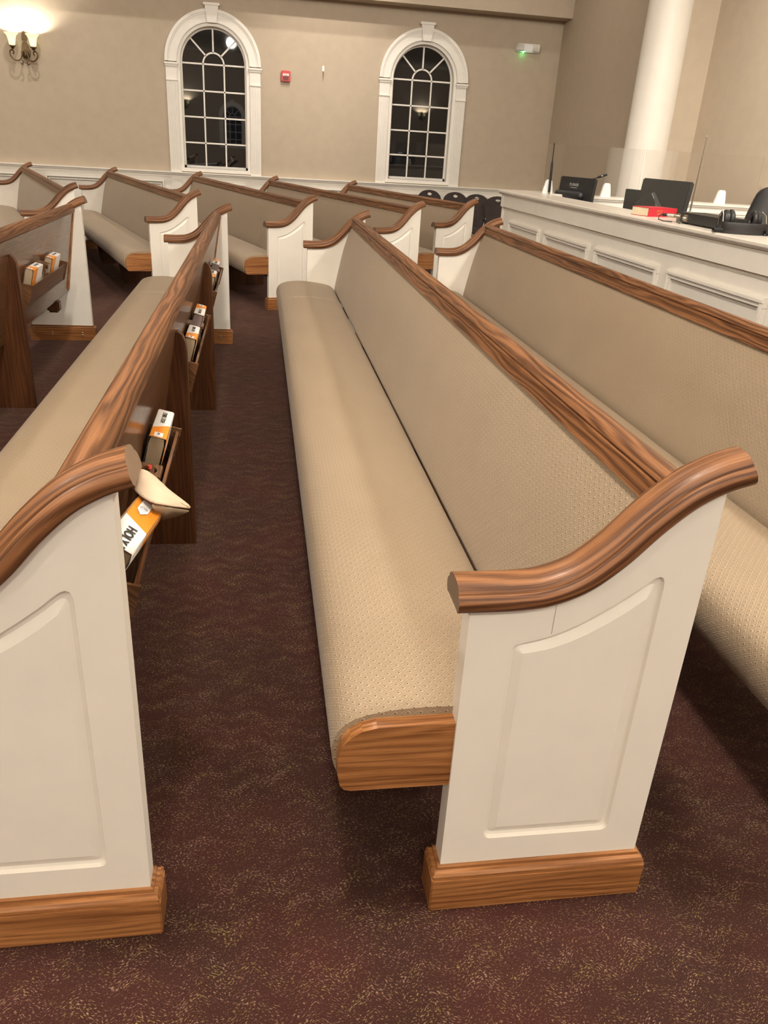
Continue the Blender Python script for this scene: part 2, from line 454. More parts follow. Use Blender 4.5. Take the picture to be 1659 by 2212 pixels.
# ---- windows
def make_window(name, cx, y, sgn, fluted_left=True):
    """sgn=+1: far wall (room on the -y side)"""
    R = empty(name, (cx, y, 0)); R['kind'] = 'structure'
    f = lambda d: -sgn*d          # d metres towards the room
    def Y(d): return f(d)
    # casing: arch band with raised edges
    def arch_band(mb, r0, r1, d0, d1, n=32):
        vs = []; fs = []
        for k in range(n+1):
            a = PI*k/n
            c_, s_ = -math.cos(a), math.sin(a)
            vs += [(c_*r0, Y(d0), ZS+s_*r0), (c_*r1, Y(d0), ZS+s_*r1), (c_*r1, Y(d1), ZS+s_*r1), (c_*r0, Y(d1), ZS+s_*r0)]
        for k in range(n):
            for j in range(4):
                fs.append((4*k+j, 4*k+(j+1) % 4, 4*k+4+(j+1) % 4, 4*k+4+j))
        fs += [(0, 1, 2, 3), (4*n, 4*n+3, 4*n+2, 4*n+1)]
        mb.add(vs, fs)
    mb = MB()
    arch_band(mb, HW+.03, HW+.165, 0, .030)
    arch_band(mb, HW+.135, HW+.170, 0, .048)
    arch_band(mb, HW+.118, HW+.136, 0, .038)
    arch_band(mb, HW+.026, HW+.045, 0, .040)
    for s in (-1, 1):
        x = s*(HW+.095)
        mb.box((x-.068, Y(0), .90), (x+.068, Y(.028), ZS-.02), bev=.002)
        # impost
        mb.box((x-.080, Y(0), ZS-.035), (x+.085, Y(.055), ZS-.012), bev=.003)
        mb.box((x-.073, Y(0), ZS-.058), (x+.078, Y(.042), ZS-.033), bev=.003)
        mb.box((x-.070, Y(0), ZS-.215), (x+.072, Y(.044), ZS-.197), bev=.003)
        for k in range(6):
            xx = x-.054+k*.0216
            mb.box((xx-.0065, Y(.02), .93), (xx+.0065, Y(.037), ZS-.235), bev=.002)
    mb.build('casing', M['trim'], R)
    kb = MB()
    kb.prism([(-.055, ZS+HW+.02), (.055, ZS+HW+.02), (.082, ZS+HW+.20), (-.082, ZS+HW+.20)], 1, Y(0), Y(.065))
    kb.box((-.098, Y(0), ZS+HW+.20), (.098, Y(.08), ZS+HW+.228), bev=.003)
    kb.build('keystone', M['trim'], R)
    # inner frame (reveal lining)
    fr = MB()
    def band2(r0, r1, d0, d1): arch_band(fr, r0, r1, d0, d1)
    band2(HW-.012, HW+.028, -.14, .012)
    band2(HW-.035, HW-.010, -.14, -.085)
    for s in (-1, 1):
        a, c = sorted((s*(HW-.012), s*(HW+.028)))
        fr.box((a, Y(-.14), ZB), (c, Y(.012), ZS))
        a, c = sorted((s*(HW-.035), s*(HW-.010)))
        fr.box((a, Y(-.14), ZB), (c, Y(-.085), ZS))
    fr.box((-HW, Y(-.14), ZB-.03), (HW, Y(-.085), ZB+.03))
    fr.box((-HW-.03, Y(-.14), ZB-.045), (HW+.03, Y(.02), ZB), bev=.003)
    fr.build('window_frame', M['trim'], R)
    # muntins
    mu = MB(); g = HW-.03; d0, d1 = -.125, -.095; w = .0095
    sp = (ZS-ZB)/4
    for s in (-1, 1):
        x = s*g/3*1.0
        mu.box((x-w, Y(d0), ZB), (x+w, Y(d1), ZS), bev=.002)
    for k in range(1, 5):
        mu.box((-g, Y(d0), ZB+k*sp-w), (g, Y(d1), ZB+k*sp+w), bev=.002)
    arch_band(mu, g/3-w, g/3+w, d0, d1, 16)
    for a in (PI*.25, PI*.5, PI*.75):
        c_, s_ = math.cos(a), math.sin(a)
        p0 = Vector((c_*g/3, 0, ZS+s_*g/3)); p1 = Vector((c_*(HW-.02), 0, ZS+s_*(HW-.02)))
        t = Vector((-s_*w, 0, c_*w))
        vs = [p0+t, p0-t, p1-t, p1+t]
        mu.add([(q.x, Y(d0), q.z) for q in vs]+[(q.x, Y(d1), q.z) for q in vs], [(0,1,2,3),(7,6,5,4),(0,4,5,1),(1,5,6,2),(2,6,7,3),(3,7,4,0)])
    mu.build('muntins', M['trim'], R)
    gl = MB()
    pts = arch_ring_pts(0, ZS, ZB, HW-.015)
    gl.prism(pts, 1, Y(-.108), Y(-.112))
    gl.build('pane', M['nightglass'], R, smooth=0)
    return R
make_window('window_1', W1, YW, 1)
make_window('window_2', W2, YW, 1)
make_window('window_3', -.35, YB, -1)
make_window('window_4', -4.2, YB, -1)
make_window('window_5', 5.2, YB, -1)
# dark night beyond the panes
# ---- column
cb = MB()
prof = [(.27, 0), (.27, .10), (.245, .12), (.26, .15), (.235, .19), (.226, .23)] + [(.226-.018*(k/10)**1.6, .23+k*(ZC-.5)/10) for k in range(1, 11)] + [(.24, ZC-.22), (.27, ZC-.16), (.27, ZC)]
cb.lathe(prof, (4.16, 8.47, 0), 48)
cb.build('round_column', M['white'], label='smooth round white column against the right wall', cat='column')

# ------------------------------------------------------------------ pews
# local frame: x along the pew (near end 0), y = -depth (front of end panel 0, its back edge -D), z up
D = .398; T = .042
CAPB = spline([(-.026, .683), (.02, .683), (.075, .684), (.13, .691), (.19, .716), (.245, .762), (.297, .820), (.345, .864), (.39, .890), (.432, .904)], 44)
def cap_z(y):
    for a, c in zip(CAPB, CAPB[1:]):
        if a.x <= y <= c.x: return a.y + (c.y-a.y)*(y-a.x)/max(1e-9, c.x-a.x)
    return CAPB[0].y if y < CAPB[0].x else CAPB[-1].y

def sample_cap(y0, y1, n, dz=0):
    return [(y0+(y1-y0)*k/n, cap_z(y0+(y1-y0)*k/n)+dz) for k in range(n+1)]

def panel_mesh(outer):
    """end panel; outer = x of the decorated face (0 faces -x). built for near end, mirrored for far"""
    bm = bmesh.new()
    top = sample_cap(0, D, 26, .004)
    outline = [(0, .085)] + top + [(D, .085)]
    # routed groove loops on the outer face
    def ycurve(P, n=20):
        Q = spline(P, 200); out = []
        for k in range(n+1):
            x = P[0][0]+(P[-1][0]-P[0][0])*k/n
            q = min(Q, key=lambda p: abs(p.x-x)); out.append(Vector((x, q.y)))
        return out
    GT = ycurve([(.078, .605), (.115, .6125), (.152, .624), (.19, .642), (.226, .665), (.262, .690), (.298, .719), (.328, .745)])
    GI = ycurve([(.101, .5865), (.13, .591), (.157, .598), (.195, .614), (.233, .636), (.268, .660), (.302, .688)])
    def rloop(L, Rr, Bt, curve, r):
        """closed loop sampled with a fixed number of points, corners rounded by r"""
        tl = Vector((L, curve[0].y)); trr = Vector((Rr, curve[-1].y)); bl = Vector((L, Bt)); br = Vector((Rr, Bt))
        cur = [Vector((L+(Rr-L)*k/20, c.y)) for k, c in enumerate(curve)]
        out = []
        def corner(p, a, c):
            a = (a-p).normalized(); c = (c-p).normalized()
            ang = a.angle(c); t = r/math.tan(ang/2)
            P0 = p+a*t; P2 = p+c*t
            return [(P0*(1-q)**2 + p*2*q*(1-q) + P2*q*q) for q in (0, .2, .4, .6, .8, 1)]
        out += corner(bl, br, tl)
        out += [bl.lerp(tl, q) for q in (.2, .4, .6, .8)]
        out += corner(tl, bl, cur[2])
        out += cur[3:18]
        out += corner(trr, cur[17], br)
        out += [trr.lerp(br, q) for q in (.2, .4, .6, .8)]
        out += corner(br, trr, bl)
        out += [br.lerp(bl, q) for q in (.25, .5, .75)]
        return out
    l0 = rloop(.078, .328, .163, GT, .017)
    l1 = rloop(.0805, .3255, .1655, [Vector((p.x, p.y-.004)) for p in GT], .016)
    def mid(f): return [a.lerp(c, f) for a, c in zip(GT, GI)]
    l2 = rloop(.087, .319, .172, mid(.38), .012)
    l3 = rloop(.101, .302, .190, GI, .0006)
    mb = MB()
    def ring(pts, x): return [bm.verts.new((x, -p[0], p[1])) for p in pts]
    def edges(vs): return [bm.edges.new((vs[i], vs[(i+1) % len(vs)])) for i in range(len(vs))]
    vo = ring(outline, 0); eo = edges(vo)
    R0 = ring(l0, 0); e0 = edges(R0)
    bmesh.ops.triangle_fill(bm, edges=eo+e0, use_beauty=True)
    R1 = ring(l1, .0075); R2 = ring(l2, .0085); R3 = ring(l3, .001)
    for A, B in ((R0, R1), (R1, R2), (R2, R3)):
        for i in range(len(A)):
            j = (i+1) % len(A)
            bm.faces.new((A[i], A[j], B[j], B[i]))
    bm.faces.new(R3)
    vb = ring(outline, T)
    for i in range(len(vo)):
        j = (i+1) % len(vo); bm.faces.new((vo[i], vo[j], vb[j], vb[i]))
    bm.faces.new(vb[::-1])
    mb.addbm(bm, (0, 0, 1))
    return mb

def mirror_x(mb, L):
    mb.v = [Vector((L-p.x, p.y, p.z)) for p in mb.v]; return mb

def cap_mb():
    """moulded arm cap swept along the scroll"""
    sec = [(-.030, 0), (-.036, -.002), (-.0425, .006), (-.0435, .016), (-.040, .024), (-.0335, .0285), (-.0325, .033), (-.026, .040), (-.014, .0445), (0, .046),
           (.014, .0445), (.026, .040), (.0325, .033), (.0335, .0285), (.040, .024), (.0435, .016), (.0425, .006), (.036, -.002), (.030, 0)]
    n = len(sec); cx = .0215
    vs = []; us = [0]
    for i, p in enumerate(CAPB):
        t = (CAPB[min(i+1, len(CAPB)-1)] - CAPB[max(i-1, 0)]).normalized()
        nn = Vector((-t.y, t.x))
        if i: us.append(us[-1] + (p-CAPB[i-1]).length)
        for (w, h) in sec:
            q = p + nn*h
            vs.append((cx+w, -q.x, q.y))
    sl = [0]
    for a, c in zip(sec, sec[1:]): sl.append(sl[-1] + math.hypot(c[0]-a[0], c[1]-a[1]))
    fs = []; uv = []
    for i in range(len(CAPB)-1):
        for j in range(n):
            j2 = (j+1) % n
            fs.append((i*n+j, i*n+j2, (i+1)*n+j2, (i+1)*n+j))
            s0, s1 = sl[j], (sl[j2] if j2 else sl[-1]+.06)
            uv.append([(us[i], s0), (us[i], s1), (us[i+1], s1), (us[i+1], s0)])
    mb = MB(); mb.add(vs, fs, uvs=uv)
    m_ = len(CAPB)-1
    b0 = [vs[j] for j in range(n)]; b1 = [vs[m_*n+j] for j in range(n)]
    mb.add(b0, [tuple(range(n))[::-1]], (1, 0, 0), mi=1); mb.add(b1, [tuple(range(n))], (1, 0, 0), mi=1)
    return mb

def plinth_mb():
    mb = MB()
    # plain block with a small ogee on top: stacked shapes
    mb.box((-.020, .018, 0), (T+.016, -D-.018, .082), (0, 1, 0), bev=.0025)
    mb.box((-.017, .015, .080), (T+.013, -D-.015, .087), (0, 1, 0), bev=.002)
    pts = [(-.0165, .087), (-.0125, .093), (-.006, .0955), (-.006, .102), (0, .104)]
    for (a, c) in zip(pts, pts[1:]):
        x0, z0 = a; x1, z1 = c
        lo = [(x0, -x0, z0), (T-x0-.003, -x0, z0), (T-x0-.003, -D+x0, z0), (x0, -D+x0, z0)]
        hi = [(x1, -x1, z1), (T-x1, -x1, z1), (T-x1, -D+x1, z1), (x1, -D+x1, z1)]
        mb.add(lo+hi, [(0,1,5,4),(1,2,6,5),(2,3,7,6),(3,0,4,7)], (0, 1, 0))
    return mb

SEATP = [(.215, .302), (-.150, .302), (-.185, .306), (-.203, .322), (-.212, .350), (-.214, .378), (-.207, .405), (-.190, .427), (-.160, .443), (-.110, .453), (-.04, .457), (.04, .453), (.12, .442), (.160, .430), (.184, .414), (.196, .392), (.205, .35)]
BACKP = [(.238, .375), (.203, .388), (.197, .408), (.205, .46), (.221, .54), (.238, .62), (.255, .69), (.275, .755), (.295, .81), (.308, .838), (.318, .846), (.345, .846), (.30, .66), (.25, .45)]
def sweep_profile(P, x0, x1, nx, uvflip=False, resample=None, endshrink=0.0):
    pts = [Vector(p) for p in P]
    n = len(pts); sl = [0]
    for i in range(n): sl.append(sl[-1] + (pts[(i+1) % n]-pts[i]).length)
    vs = []; xs = [x0+(x1-x0)*k/nx for k in range(nx+1)]
    for x in xs: vs += [(x, -p.x, p.y) for p in pts]
    fs = []; uv = []
    for i in range(nx):
        for j in range(n):
            j2 = (j+1) % n
            fs.append((i*n+j, i*n+j2, (i+1)*n+j2, (i+1)*n+j))
            uv.append([(xs[i], sl[j]), (xs[i], sl[j+1]), (xs[i+1], sl[j+1]), (xs[i+1], sl[j])])
    mb = MB(); mb.add(vs, fs, uvs=uv)
    a = vs[:n]; c = vs[-n:]
    mb.add(a, [tuple(range(n))], (0, 1, 0)); mb.add(c, [tuple(range(n))[::-1]], (0, 1, 0))
    return mb
def smoothP(P, keep, n):
    """spline through a closed-ish profile, leaving it as is beyond"""
    return [(p.x, p.y) for p in spline(P[:keep], n)] + [tuple(p) for p in P[keep:]]

RAILP = [(.2965, .838), (.2985, .842), (.3035, .873), (.3095, .8745), (.3095, .8785), (.3055, .880), (.309, .888), (.317, .8955), (.328, .8995), (.340, .898), (.350, .8925), (.356, .884), (.358, .874), (.358, .848), (.345, .838)]

SUPP = [(-.02, 0), (.369, 0), (.369, .70), (.366, .735), (.357, .758), (.343, .770), (.332, .768), (.20, .32), (-.05, .302), (-.06, .20), (-.04, .06)]

RACKS = [.24, 1.82, 3.32]; RL = .86
def rack_part_mbs(x0):
    """wooden trough on the back panel, leaning with it. returns wood mesh, holder mesh"""
    mb = MB()
    tilt = lambda y, z: (y + (z-.59)*.27)         # depth shifts with height
    def slab(x0, x1, pts): mb.prism([(-tilt(a, c), c) for a, c in pts], 0, x0, x1, (1, 0, 0))
    t = .008
    slab(x0, x0+RL, [(.370, .500), (.378, .500), (.378, .592), (.370, .592)])      # front lip
    slab(x0, x0+RL, [(.295, .494), (.378, .494), (.378, .502), (.295, .502)])      # bottom
    for xx in (x0-t, x0+RL):
        slab(xx, xx+t, [(.293, .486), (.372, .486), (.382, .496), (.384, .598), (.36, .604), (.293, .615)])
    hb = MB()
    # holder block in the middle: thin deck with a round hole
    bm = bmesh.new()
    cx = x0+RL*.5-.005; zt = .668
    def dk(x, y): return (x, -y, zt-.018*(y-.29)/.08)
    q = [dk(cx-.035, .300), dk(cx+.035, .300), dk(cx+.035, .380), dk(cx-.035, .380)]
    vo = [bm.verts.new(p) for p in q]; eo = [bm.edges.new((vo[i], vo[(i+1) % 4])) for i in range(4)]
    hole = [bm.verts.new(dk(cx+.021*math.cos(2*PI*k/20), .352+.019*math.sin(2*PI*k/20))) for k in range(20)]
    eh = [bm.edges.new((hole[i], hole[(i+1) % 20])) for i in range(20)]
    bmesh.ops.triangle_fill(bm, edges=eo+eh, use_beauty=True)
    lo = [bm.verts.new((v.co.x, v.co.y, v.co.z-.03)) for v in hole]
    for i in range(20): bm.faces.new((hole[i], hole[(i+1) % 20], lo[(i+1) % 20], lo[i]))
    vb = [bm.verts.new((v.co.x, v.co.y, v.co.z-.010)) for v in vo]
    for i in range(4): bm.faces.new((vo[i], vo[(i+1) % 4], vb[(i+1) % 4], vb[i]))
    hb.addbm(bm, (1, 0, 0))
    hb.box((cx-.034, -.376+.012, .55), (cx+.034, -.352, .652), (1, 0, 0), bev=.002)
    return mb, hb

MESHC = {}
def cached(key, fn):
    if key not in MESHC: MESHC[key] = fn()
    return MESHC[key]

def make_pew(X, Y, deg, L, label, group, racks=True, stitch=False):
    P = empty('pew', (X, Y, 0), math.radians(deg), label, 'pew', group)
    pn_ = cached(('panel', 0), lambda: panel_mesh(0).mesh('end_panel', M['white'], 9))
    pf_ = cached(('panel', 1, L), lambda: mirror_x(panel_mesh(0), L).mesh('end_panel', M['white'], 9))
    cn = cached(('cap', 0), lambda: cap_mb().mesh('arm_cap', [M['oakrail'], M['endgrain']], 40))
    cf = cached(('cap', 1, L), lambda: mirror_x(cap_mb(), L).mesh('arm_cap', [M['oakrail'], M['endgrain']], 40))
    bn = cached(('pl', 0), lambda: plinth_mb().mesh('plinth', M['oak'], 30))
    bf = cached(('pl', 1, L), lambda: mirror_x(plinth_mb(), L).mesh('plinth', M['oak'], 30))
    for pm, cm, bm_, far in ((pn_, cn, bn, 0), (pf_, cf, bf, 1)):
        link('end_panel', pm, P); link('arm_cap', cm, P)
        pl = link('plinth', bm_, P)
        for yy in (.13, .33):
            def scr(yy=yy, far=far):
                s = MB()
                for zz in (.040, .055):
                    x = (L-T-.0175) if far else T+.0175
                    s.ball((x, -yy, zz), (.003, .006, .006), seg=8, rings=6)
                return s.mesh('screw', M['steel'])
            link('screw', cached(('scr', yy, far, L), scr), pl)
    seatP = smoothP(SEATP, 15, 40)
    link('seat', cached(('seat', L), lambda: sweep_profile(seatP, .034, L-.034, 24).mesh('seat', M['fabric'], 50)), P)
    backP = smoothP(BACKP[1:11], 10, 26) + BACKP[11:] + [BACKP[0]]
    link('backrest', cached(('back', L), lambda: sweep_profile(backP, T, L-T, 24).mesh('backrest', M['fabric'], 50)), P)
    link('top_rail', cached(('rail', L), lambda: sweep_profile(RAILP, T, L-T, 8).mesh('top_rail', M['oakrail'], 40)), P)
    def bp():
        mb = MB(); mb.prism([(-a, c) for a, c in [(.250, .355), (.338, .850), (.350, .850), (.262, .338), (.245, .338)]], 0, T, L-T, (1, 0, 0))
        return mb.mesh('back_panel', M['oakpanel'], 20)
    link('back_panel', cached(('bp', L), bp), P)
    for far in (0, 1):
        def st(far=far):
            x0, x1 = (L-T-.028, L-T) if far else (T, T+.028)
            mb = MB(); mb.prism([(-a, c) for a, c in [(.255, .352), (.336, .86), (.356, .86), (.274, .352)]], 0, x0, x1, (0, 0, 1))
            return mb.mesh('back_stile', M['oak'], 20)
        link('back_stile', cached(('stile', far, L), st), P)
        def nose(far=far):
            x0, x1 = (L-.034, L-.006) if far else (.006, .034)
            pts = [(.0, .300), (-.180, .300), (-.192, .303), (-.200, .313), (-.206, .345), (-.205, .378), (-.198, .402), (-.184, .420), (-.164, .433), (-.138, .439), (.0, .441)]
            mb = MB(); mb.prism([(-a, c) for a, c in pts], 0, x0, x1, (0, 1, 0))
            return mb.mesh('seat_end', M['oak'], 40)
        link('seat_end', cached(('nose', far, L), nose), P)
    for q in ((1/3, 2/3) if L > 3 else (.5,)):
        def sup(q=q):
            x = L*q
            mb = MB(); mb.prism([(-a, c) for a, c in SUPP], 0, x-.017, x+.017, (0, 0, 1))
            return mb.mesh('support_board', M['oakshaded'], 30)
        link('support_board', cached(('sup', q, L), sup), P)
    def cleat():
        mb = MB(); mb.box((L-.42, -.20, .262), (L-.34, -.275, .340), bev=.012); return mb.mesh('cleat', M['oakshaded'], 40)
    link('cleat', cached(('cleat', L), cleat), P)
    if racks:
        for x0 in RACKS:
            a = cached(('rack', x0, 0), lambda: rack_part_mbs(x0)[0].mesh('book_rack', M['oakpanel'], 20))
            h = cached(('rack', x0, 1), lambda: rack_part_mbs(x0)[1].mesh('cup_holder', M['oakpanel'], 30))
            r = link('book_rack', a, P); link('cup_holder', h, r)
    if stitch:
        def stt():
            mb = MB(); pts = []
            for k in range(19):
                y = -.15+k*.018
                z = [p for p in seatP]
                zz = .4455
                # height of the cushion there
                for a, c in zip(seatP[8:], seatP[9:]):
                    if a[0] <= y <= c[0]: zz = a[1]+(c[1]-a[1])*(y-a[0])/(c[0]-a[0]+1e-9)
                pts.append((L-.66+(.012 if k % 2 else -.012), -y, zz+.0006))
            mb.tube(pts, .0011, 5); return mb.mesh('stitching', M['thread'])
        link('stitching', cached(('stitch', L), stt), P)
    return P

LM = 4.73
GN = 'long pews in the near block'; GF = 'pews in the angled far block by the wall'
PEWS = {}
PEWS['A'] = make_pew(-.585, 1.064, 88.95, LM, 'cushioned pew at left, near arm cap cut by picture edge, open bible in back rack', GN, stitch=True)
PEWS['B'] = make_pew(.352, 1.044, 88.93, LM, 'beige cushioned pew in the centre, its whole cream end panel facing the camera', GN, stitch=True)
PEWS['C'] = make_pew(1.272, .92, 89.0, LM, 'beige cushioned pew at right edge, directly in front of the white booth counter', GN)
ck = MB(); ck.add([(-.0003, -.1450, .694), (-.0003, -.1457, .694), (-.0003, -.1450, .626), (-.0003, -.1443, .626)], [(0, 1, 2, 3)]); ck.build('hairline_crack', M['endgrain'], PEWS['B'].children[0], smooth=0)
zx, zy = -1.441, 5.813; za = math.radians(89.4)
PEWS['Z'] = make_pew(zx-LM*math.cos(za), zy-LM*math.sin(za), 89.4, LM, 'pew at left edge seen from behind, two white bibles in its oak rack', GN)
LF = 3.84
PEWS['E1'] = make_pew(-1.731, 7.127, 107.7, LF, 'angled pew farthest left in the far block, cut by the left picture edge', GF, racks=False)
PEWS['E2'] = make_pew(-.748, 7.009, 107.5, LF, 'angled pew second from left in the far block, showing its curved oak seat end', GF, racks=False)
PEWS['E3'] = make_pew(.213, 7.04, 106.9, LF, 'angled pew in middle of far block, just left of the centre pew far end', GF, racks=False)
PEWS['E4'] = make_pew(1.128, 6.93, 106.7, LF, 'angled pew fourth from left in far block, behind the centre pew top rail', GF, racks=False)
PEWS['E5'] = make_pew(1.812, 7.711, 106.6, 2.88, 'shortest angled pew of the far block, last one before the dark chairs', GF, racks=False)

# ------------------------------------------------------------------ bibles and books in the racks
def book_mesh_parts(fallen=False):
    """x along the spine 0..L (orange head at x=0), y thickness 0..-t, z down from 0 (spine up)"""
    L, t, d = .212, .044, .142
    # cover: white part and orange part with a diagonal border
    cv = MB()
    def strip(pts_fn, ex, mi_w, mi_o, x_o0, x_o1):
        """quad between two edges a(x), b(x): orange up to x_o0 on edge a and x_o1 on edge b"""
        a, b_ = pts_fn
        A0, A1, A2 = a(0), a(x_o0), a(L); B0, B1, B2 = b_(0), b_(x_o1), b_(L)
        cv.add([A0, A1, B1, B0], [(0, 1, 2, 3)], mi=mi_o); cv.add([A1, A2, B2, B1], [(0, 1, 2, 3)], mi=mi_w)
    r = .005
    # profile points around the cover (y,z): back bottom, back top, spine back, spine front, front top, front bottom
    prof = [(0, -d), (0, -r), (-r*.3, -r*.3), (-r, 0), (-t+r, 0), (-t+r*.3, -r*.3), (-t, -r), (-t, -d)]
    os_ = [.030, .066, .068, .070, .096, .098, .100, .060]
    for i in range(len(prof)-1):
        (y0, z0), (y1, z1) = prof[i], prof[i+1]
        strip((lambda x, y0=y0, z0=z0: (x, y0, z0), lambda x, y1=y1, z1=z1: (x, y1, z1)), 0, 0, 1, os_[i], os_[i+1])
    # inner side gives the cover its thickness
    h = .0015
    cv.add([(0, -h, -d), (0, -h, -h), (0, -t+h, -h), (0, -t+h, -d), (L, -h, -d), (L, -h, -h), (L, -t+h, -h), (L, -t+h, -d)],
           [(0, 1, 5, 4), (1, 2, 6, 5), (2, 3, 7, 6)], mi=0)
    pg = MB()
    prof2 = [(-.002, -d+.004), (-.0045, -.07), (-.0035, -.02), (-.006, -.004), (-t/2, -.0025), (-t+.006, -.004), (-t+.0035, -.02), (-t+.0045, -.07), (-t+.002, -d+.004)]
    pg.prism(prof2, 0, .0025, L-.003, (0, 0, 1))
    lt = text_mb('HOLY BIBLE', .0155, frame4((.150, -t/2, .0004), (1, 0, 0), (0, 1, 0)), .0002, bold=.0004)
    lt2 = text_mb('CSB', .0085, frame4((.021, -t/2, .0009), (1, 0, 0), (0, 1, 0)), .0002)
    tagb = MB(); tagb.box((.004, -t/2+.0105, 0), (.034, -t/2-.0105, .0007))
    th = text_mb('HOLY', .022, frame4((.150, -t-.0004, -.05), (-1, 0, 0), (0, 0, 1)), .0002)
    lt.v += []; 
    mats = [M['bookwhite'], M['orange']]
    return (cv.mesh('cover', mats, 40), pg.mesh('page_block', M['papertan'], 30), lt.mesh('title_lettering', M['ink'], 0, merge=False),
            tagb.mesh('spine_label', M['bookwhite'], 0), lt2.mesh('spine_logo', M['ink'], 0, merge=False))
BP = book_mesh_parts()
def pew_pt(k, l, y, z):
    return PEWS[k].matrix_basis @ Vector((l, -y, z))
def make_bible(k, l, flip, label, group, tilt=15, z=.672, y=.332):
    o = empty('bible', label=label, cat='bible', group=group)
    Mx = PEWS[k].matrix_basis @ Matrix.Translation((l, -y, z)) @ Matrix.Rotation(math.radians(tilt), 4, 'X')
    if flip:   # orange head away from the camera
        Mx = Mx @ Matrix.Translation((.212, -.044, 0)) @ Matrix.Rotation(PI, 4, 'Z')
    o.matrix_basis = Mx
    c = link('cover', BP[0], o); link('page_block', BP[1], o)
    link('title_lettering', BP[2], c); s = link('spine_label', BP[3], c); link('spine_logo', BP[4], c)
    return o
GB = 'white and orange bibles in the pew racks'
make_bible('A', .845, False, 'white and orange bible upright in rack behind the fallen one, spine reading HOLY BIBLE', GB)
make_bible('A', 1.93, False, 'bible with orange band towards the camera in the second rack of the left pew', GB)
make_bible('A', 2.37, True, 'bible with orange band away from camera in the second rack of the left pew', GB)
make_bible('A', 3.40, False, 'nearer bible in the farthest rack of the left pew, beside the white end panel', GB)
make_bible('A', 3.86, True, 'farther bible in the farthest rack of the left pew, orange band at its far side', GB)
make_bible('Z', 3.42, False, 'left bible in the rack of the pew at the left edge', GB)
make_bible('Z', 3.86, False, 'right bible in the rack of the left-edge pew, next to oak stile', GB)

def hymnal_parts():
    L, t, d = .19, .036, .135
    cv = MB(); cv.box((0, -.0012, -d), (L, 0, 0)); cv.box((0, -t, -d), (L, -t+.0012, 0)); cv.box((0, -t, -.002), (L, 0, .0015), bev=.0012)
    pg = MB(); pg.box((.003, -t+.0012, -d+.003), (L-.003, -.0012, -.002))
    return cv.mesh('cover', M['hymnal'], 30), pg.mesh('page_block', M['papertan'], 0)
HP = hymnal_parts()
for (k, l, lab) in (('A', 2.155, 'mauve brown hymnal standing between two bibles in the second rack of left pew'),
                    ('A', 3.63, 'mauve brown hymnal standing between two bibles in the farthest rack of left pew')):
    o = empty('hymnal', label=lab, cat='hymnal', group='dark hymnals between the bibles')
    o.matrix_basis = PEWS[k].matrix_basis @ Matrix.Translation((l, -.337, .668)) @ Matrix.Rotation(math.radians(15), 4, 'X')
    link('cover', HP[0], o); link('page_block', HP[1], o)

# offering cards in the left-edge pew rack
mb = MB(); mb.box((3.665, -.338, .53), (3.725, -.340, .655)); mb.box((3.69, -.341, .53), (3.70, -.3425, .650), mi=1)
o = mb.build('offering_card', [M['bookwhite'], M['orange']], smooth=0); o.matrix_basis = PEWS['Z'].matrix_basis
tag(o, 'small white card with orange stripe standing between the two bibles of the left-edge rack', 'card')
# short pencil in the holder hole of the near rack
mb = MB(); mb.tube([(0, 0, -.06), (.004, 0, .006)], .0042, 8, mi=0); mb.tube([(.004, 0, .006), (.0045, 0, .014)], .0046, 8, mi=1)
o = mb.build('pencil', [M['darkgrey'], M['redtip']]); o.matrix_basis = Matrix.Translation(pew_pt('A', .668, .350, .648))
tag(o, 'short pencil with red tip in the round holder hole of the near rack', 'pencil')

# the fallen-open bible sticking out at the near end of the first rack
fb = empty('bible', label='open white and orange bible leaning out of near rack, its page ends curled over', cat='bible', group=None)
cL, ct, cd = .235, .046, .135
def V3(l, y, z): return Vector((l, -y, z))
p_tail_r = V3(.190, .384, .688); p_tail_l = V3(.255, .350, .688); p_head_r = V3(.420, .416, .672)
ex = (p_tail_r - p_head_r).normalized()                   # head -> tail
ey = V3(.10, -.0, 0)
across = (V3(.385, .372, .700) - p_head_r); across = (across - ex*across.dot(ex)).normalized()
ez = ex.cross(across).normalized()
if ez.z < 0: ez = -ez
Mf = Matrix.Identity(4)
yy_ = ez.cross(ex).normalized()
if yy_.dot(across) < 0: sgn_ = -1
else: sgn_ = 1
for i, e in enumerate((ex, across, ez)):
    for j in range(3): Mf[j][i] = e[j]
for j in range(3): Mf[j][3] = p_head_r[j]
cv = MB(); W_ = .052; d = .125
n_ = 8
Ls = (p_tail_r - p_head_r).length
def fq(a, b_, c, d_, mi): cv.add([a, b_, c, d_], [(0, 1, 2, 3)], mi=mi)
w2 = .013
fq((0, 0, 0), (.142, 0, 0), (.112, W_, 0), (0, W_, 0), 1); fq((.142, 0, 0), (Ls, 0, 0), (Ls, W_, 0), (.112, W_, 0), 0)
fq((0, 0, 0), (.142, 0, 0), (.165, -.006, -.020), (0, -.006, -.020), 1); fq((.142, 0, 0), (Ls, 0, 0), (Ls, -.006, -.020), (.165, -.006, -.020), 0)
fq((0, -.006, -.020), (.165, -.006, -.020), (.182, -.004, -d), (.0, -.004, -d), 1); fq((.165, -.006, -.020), (Ls, -.006, -.020), (Ls, -.004, -d), (.182, -.004, -d), 0)
fq((0, W_, 0), (.112, W_, 0), (.097, W_+.006, -.02), (0, W_+.006, -.02), 1); fq((.112, W_, 0), (Ls, W_, 0), (Ls, W_+.006, -.02), (.097, W_+.006, -.02), 0)
fq((0, W_+.006, -.02), (.097, W_+.006, -.02), (.077, W_+.004, -d), (0, W_+.004, -d), 1); fq((.097, W_+.006, -.02), (Ls, W_+.006, -.02), (Ls, W_+.004, -d), (.077, W_+.004, -d), 0)
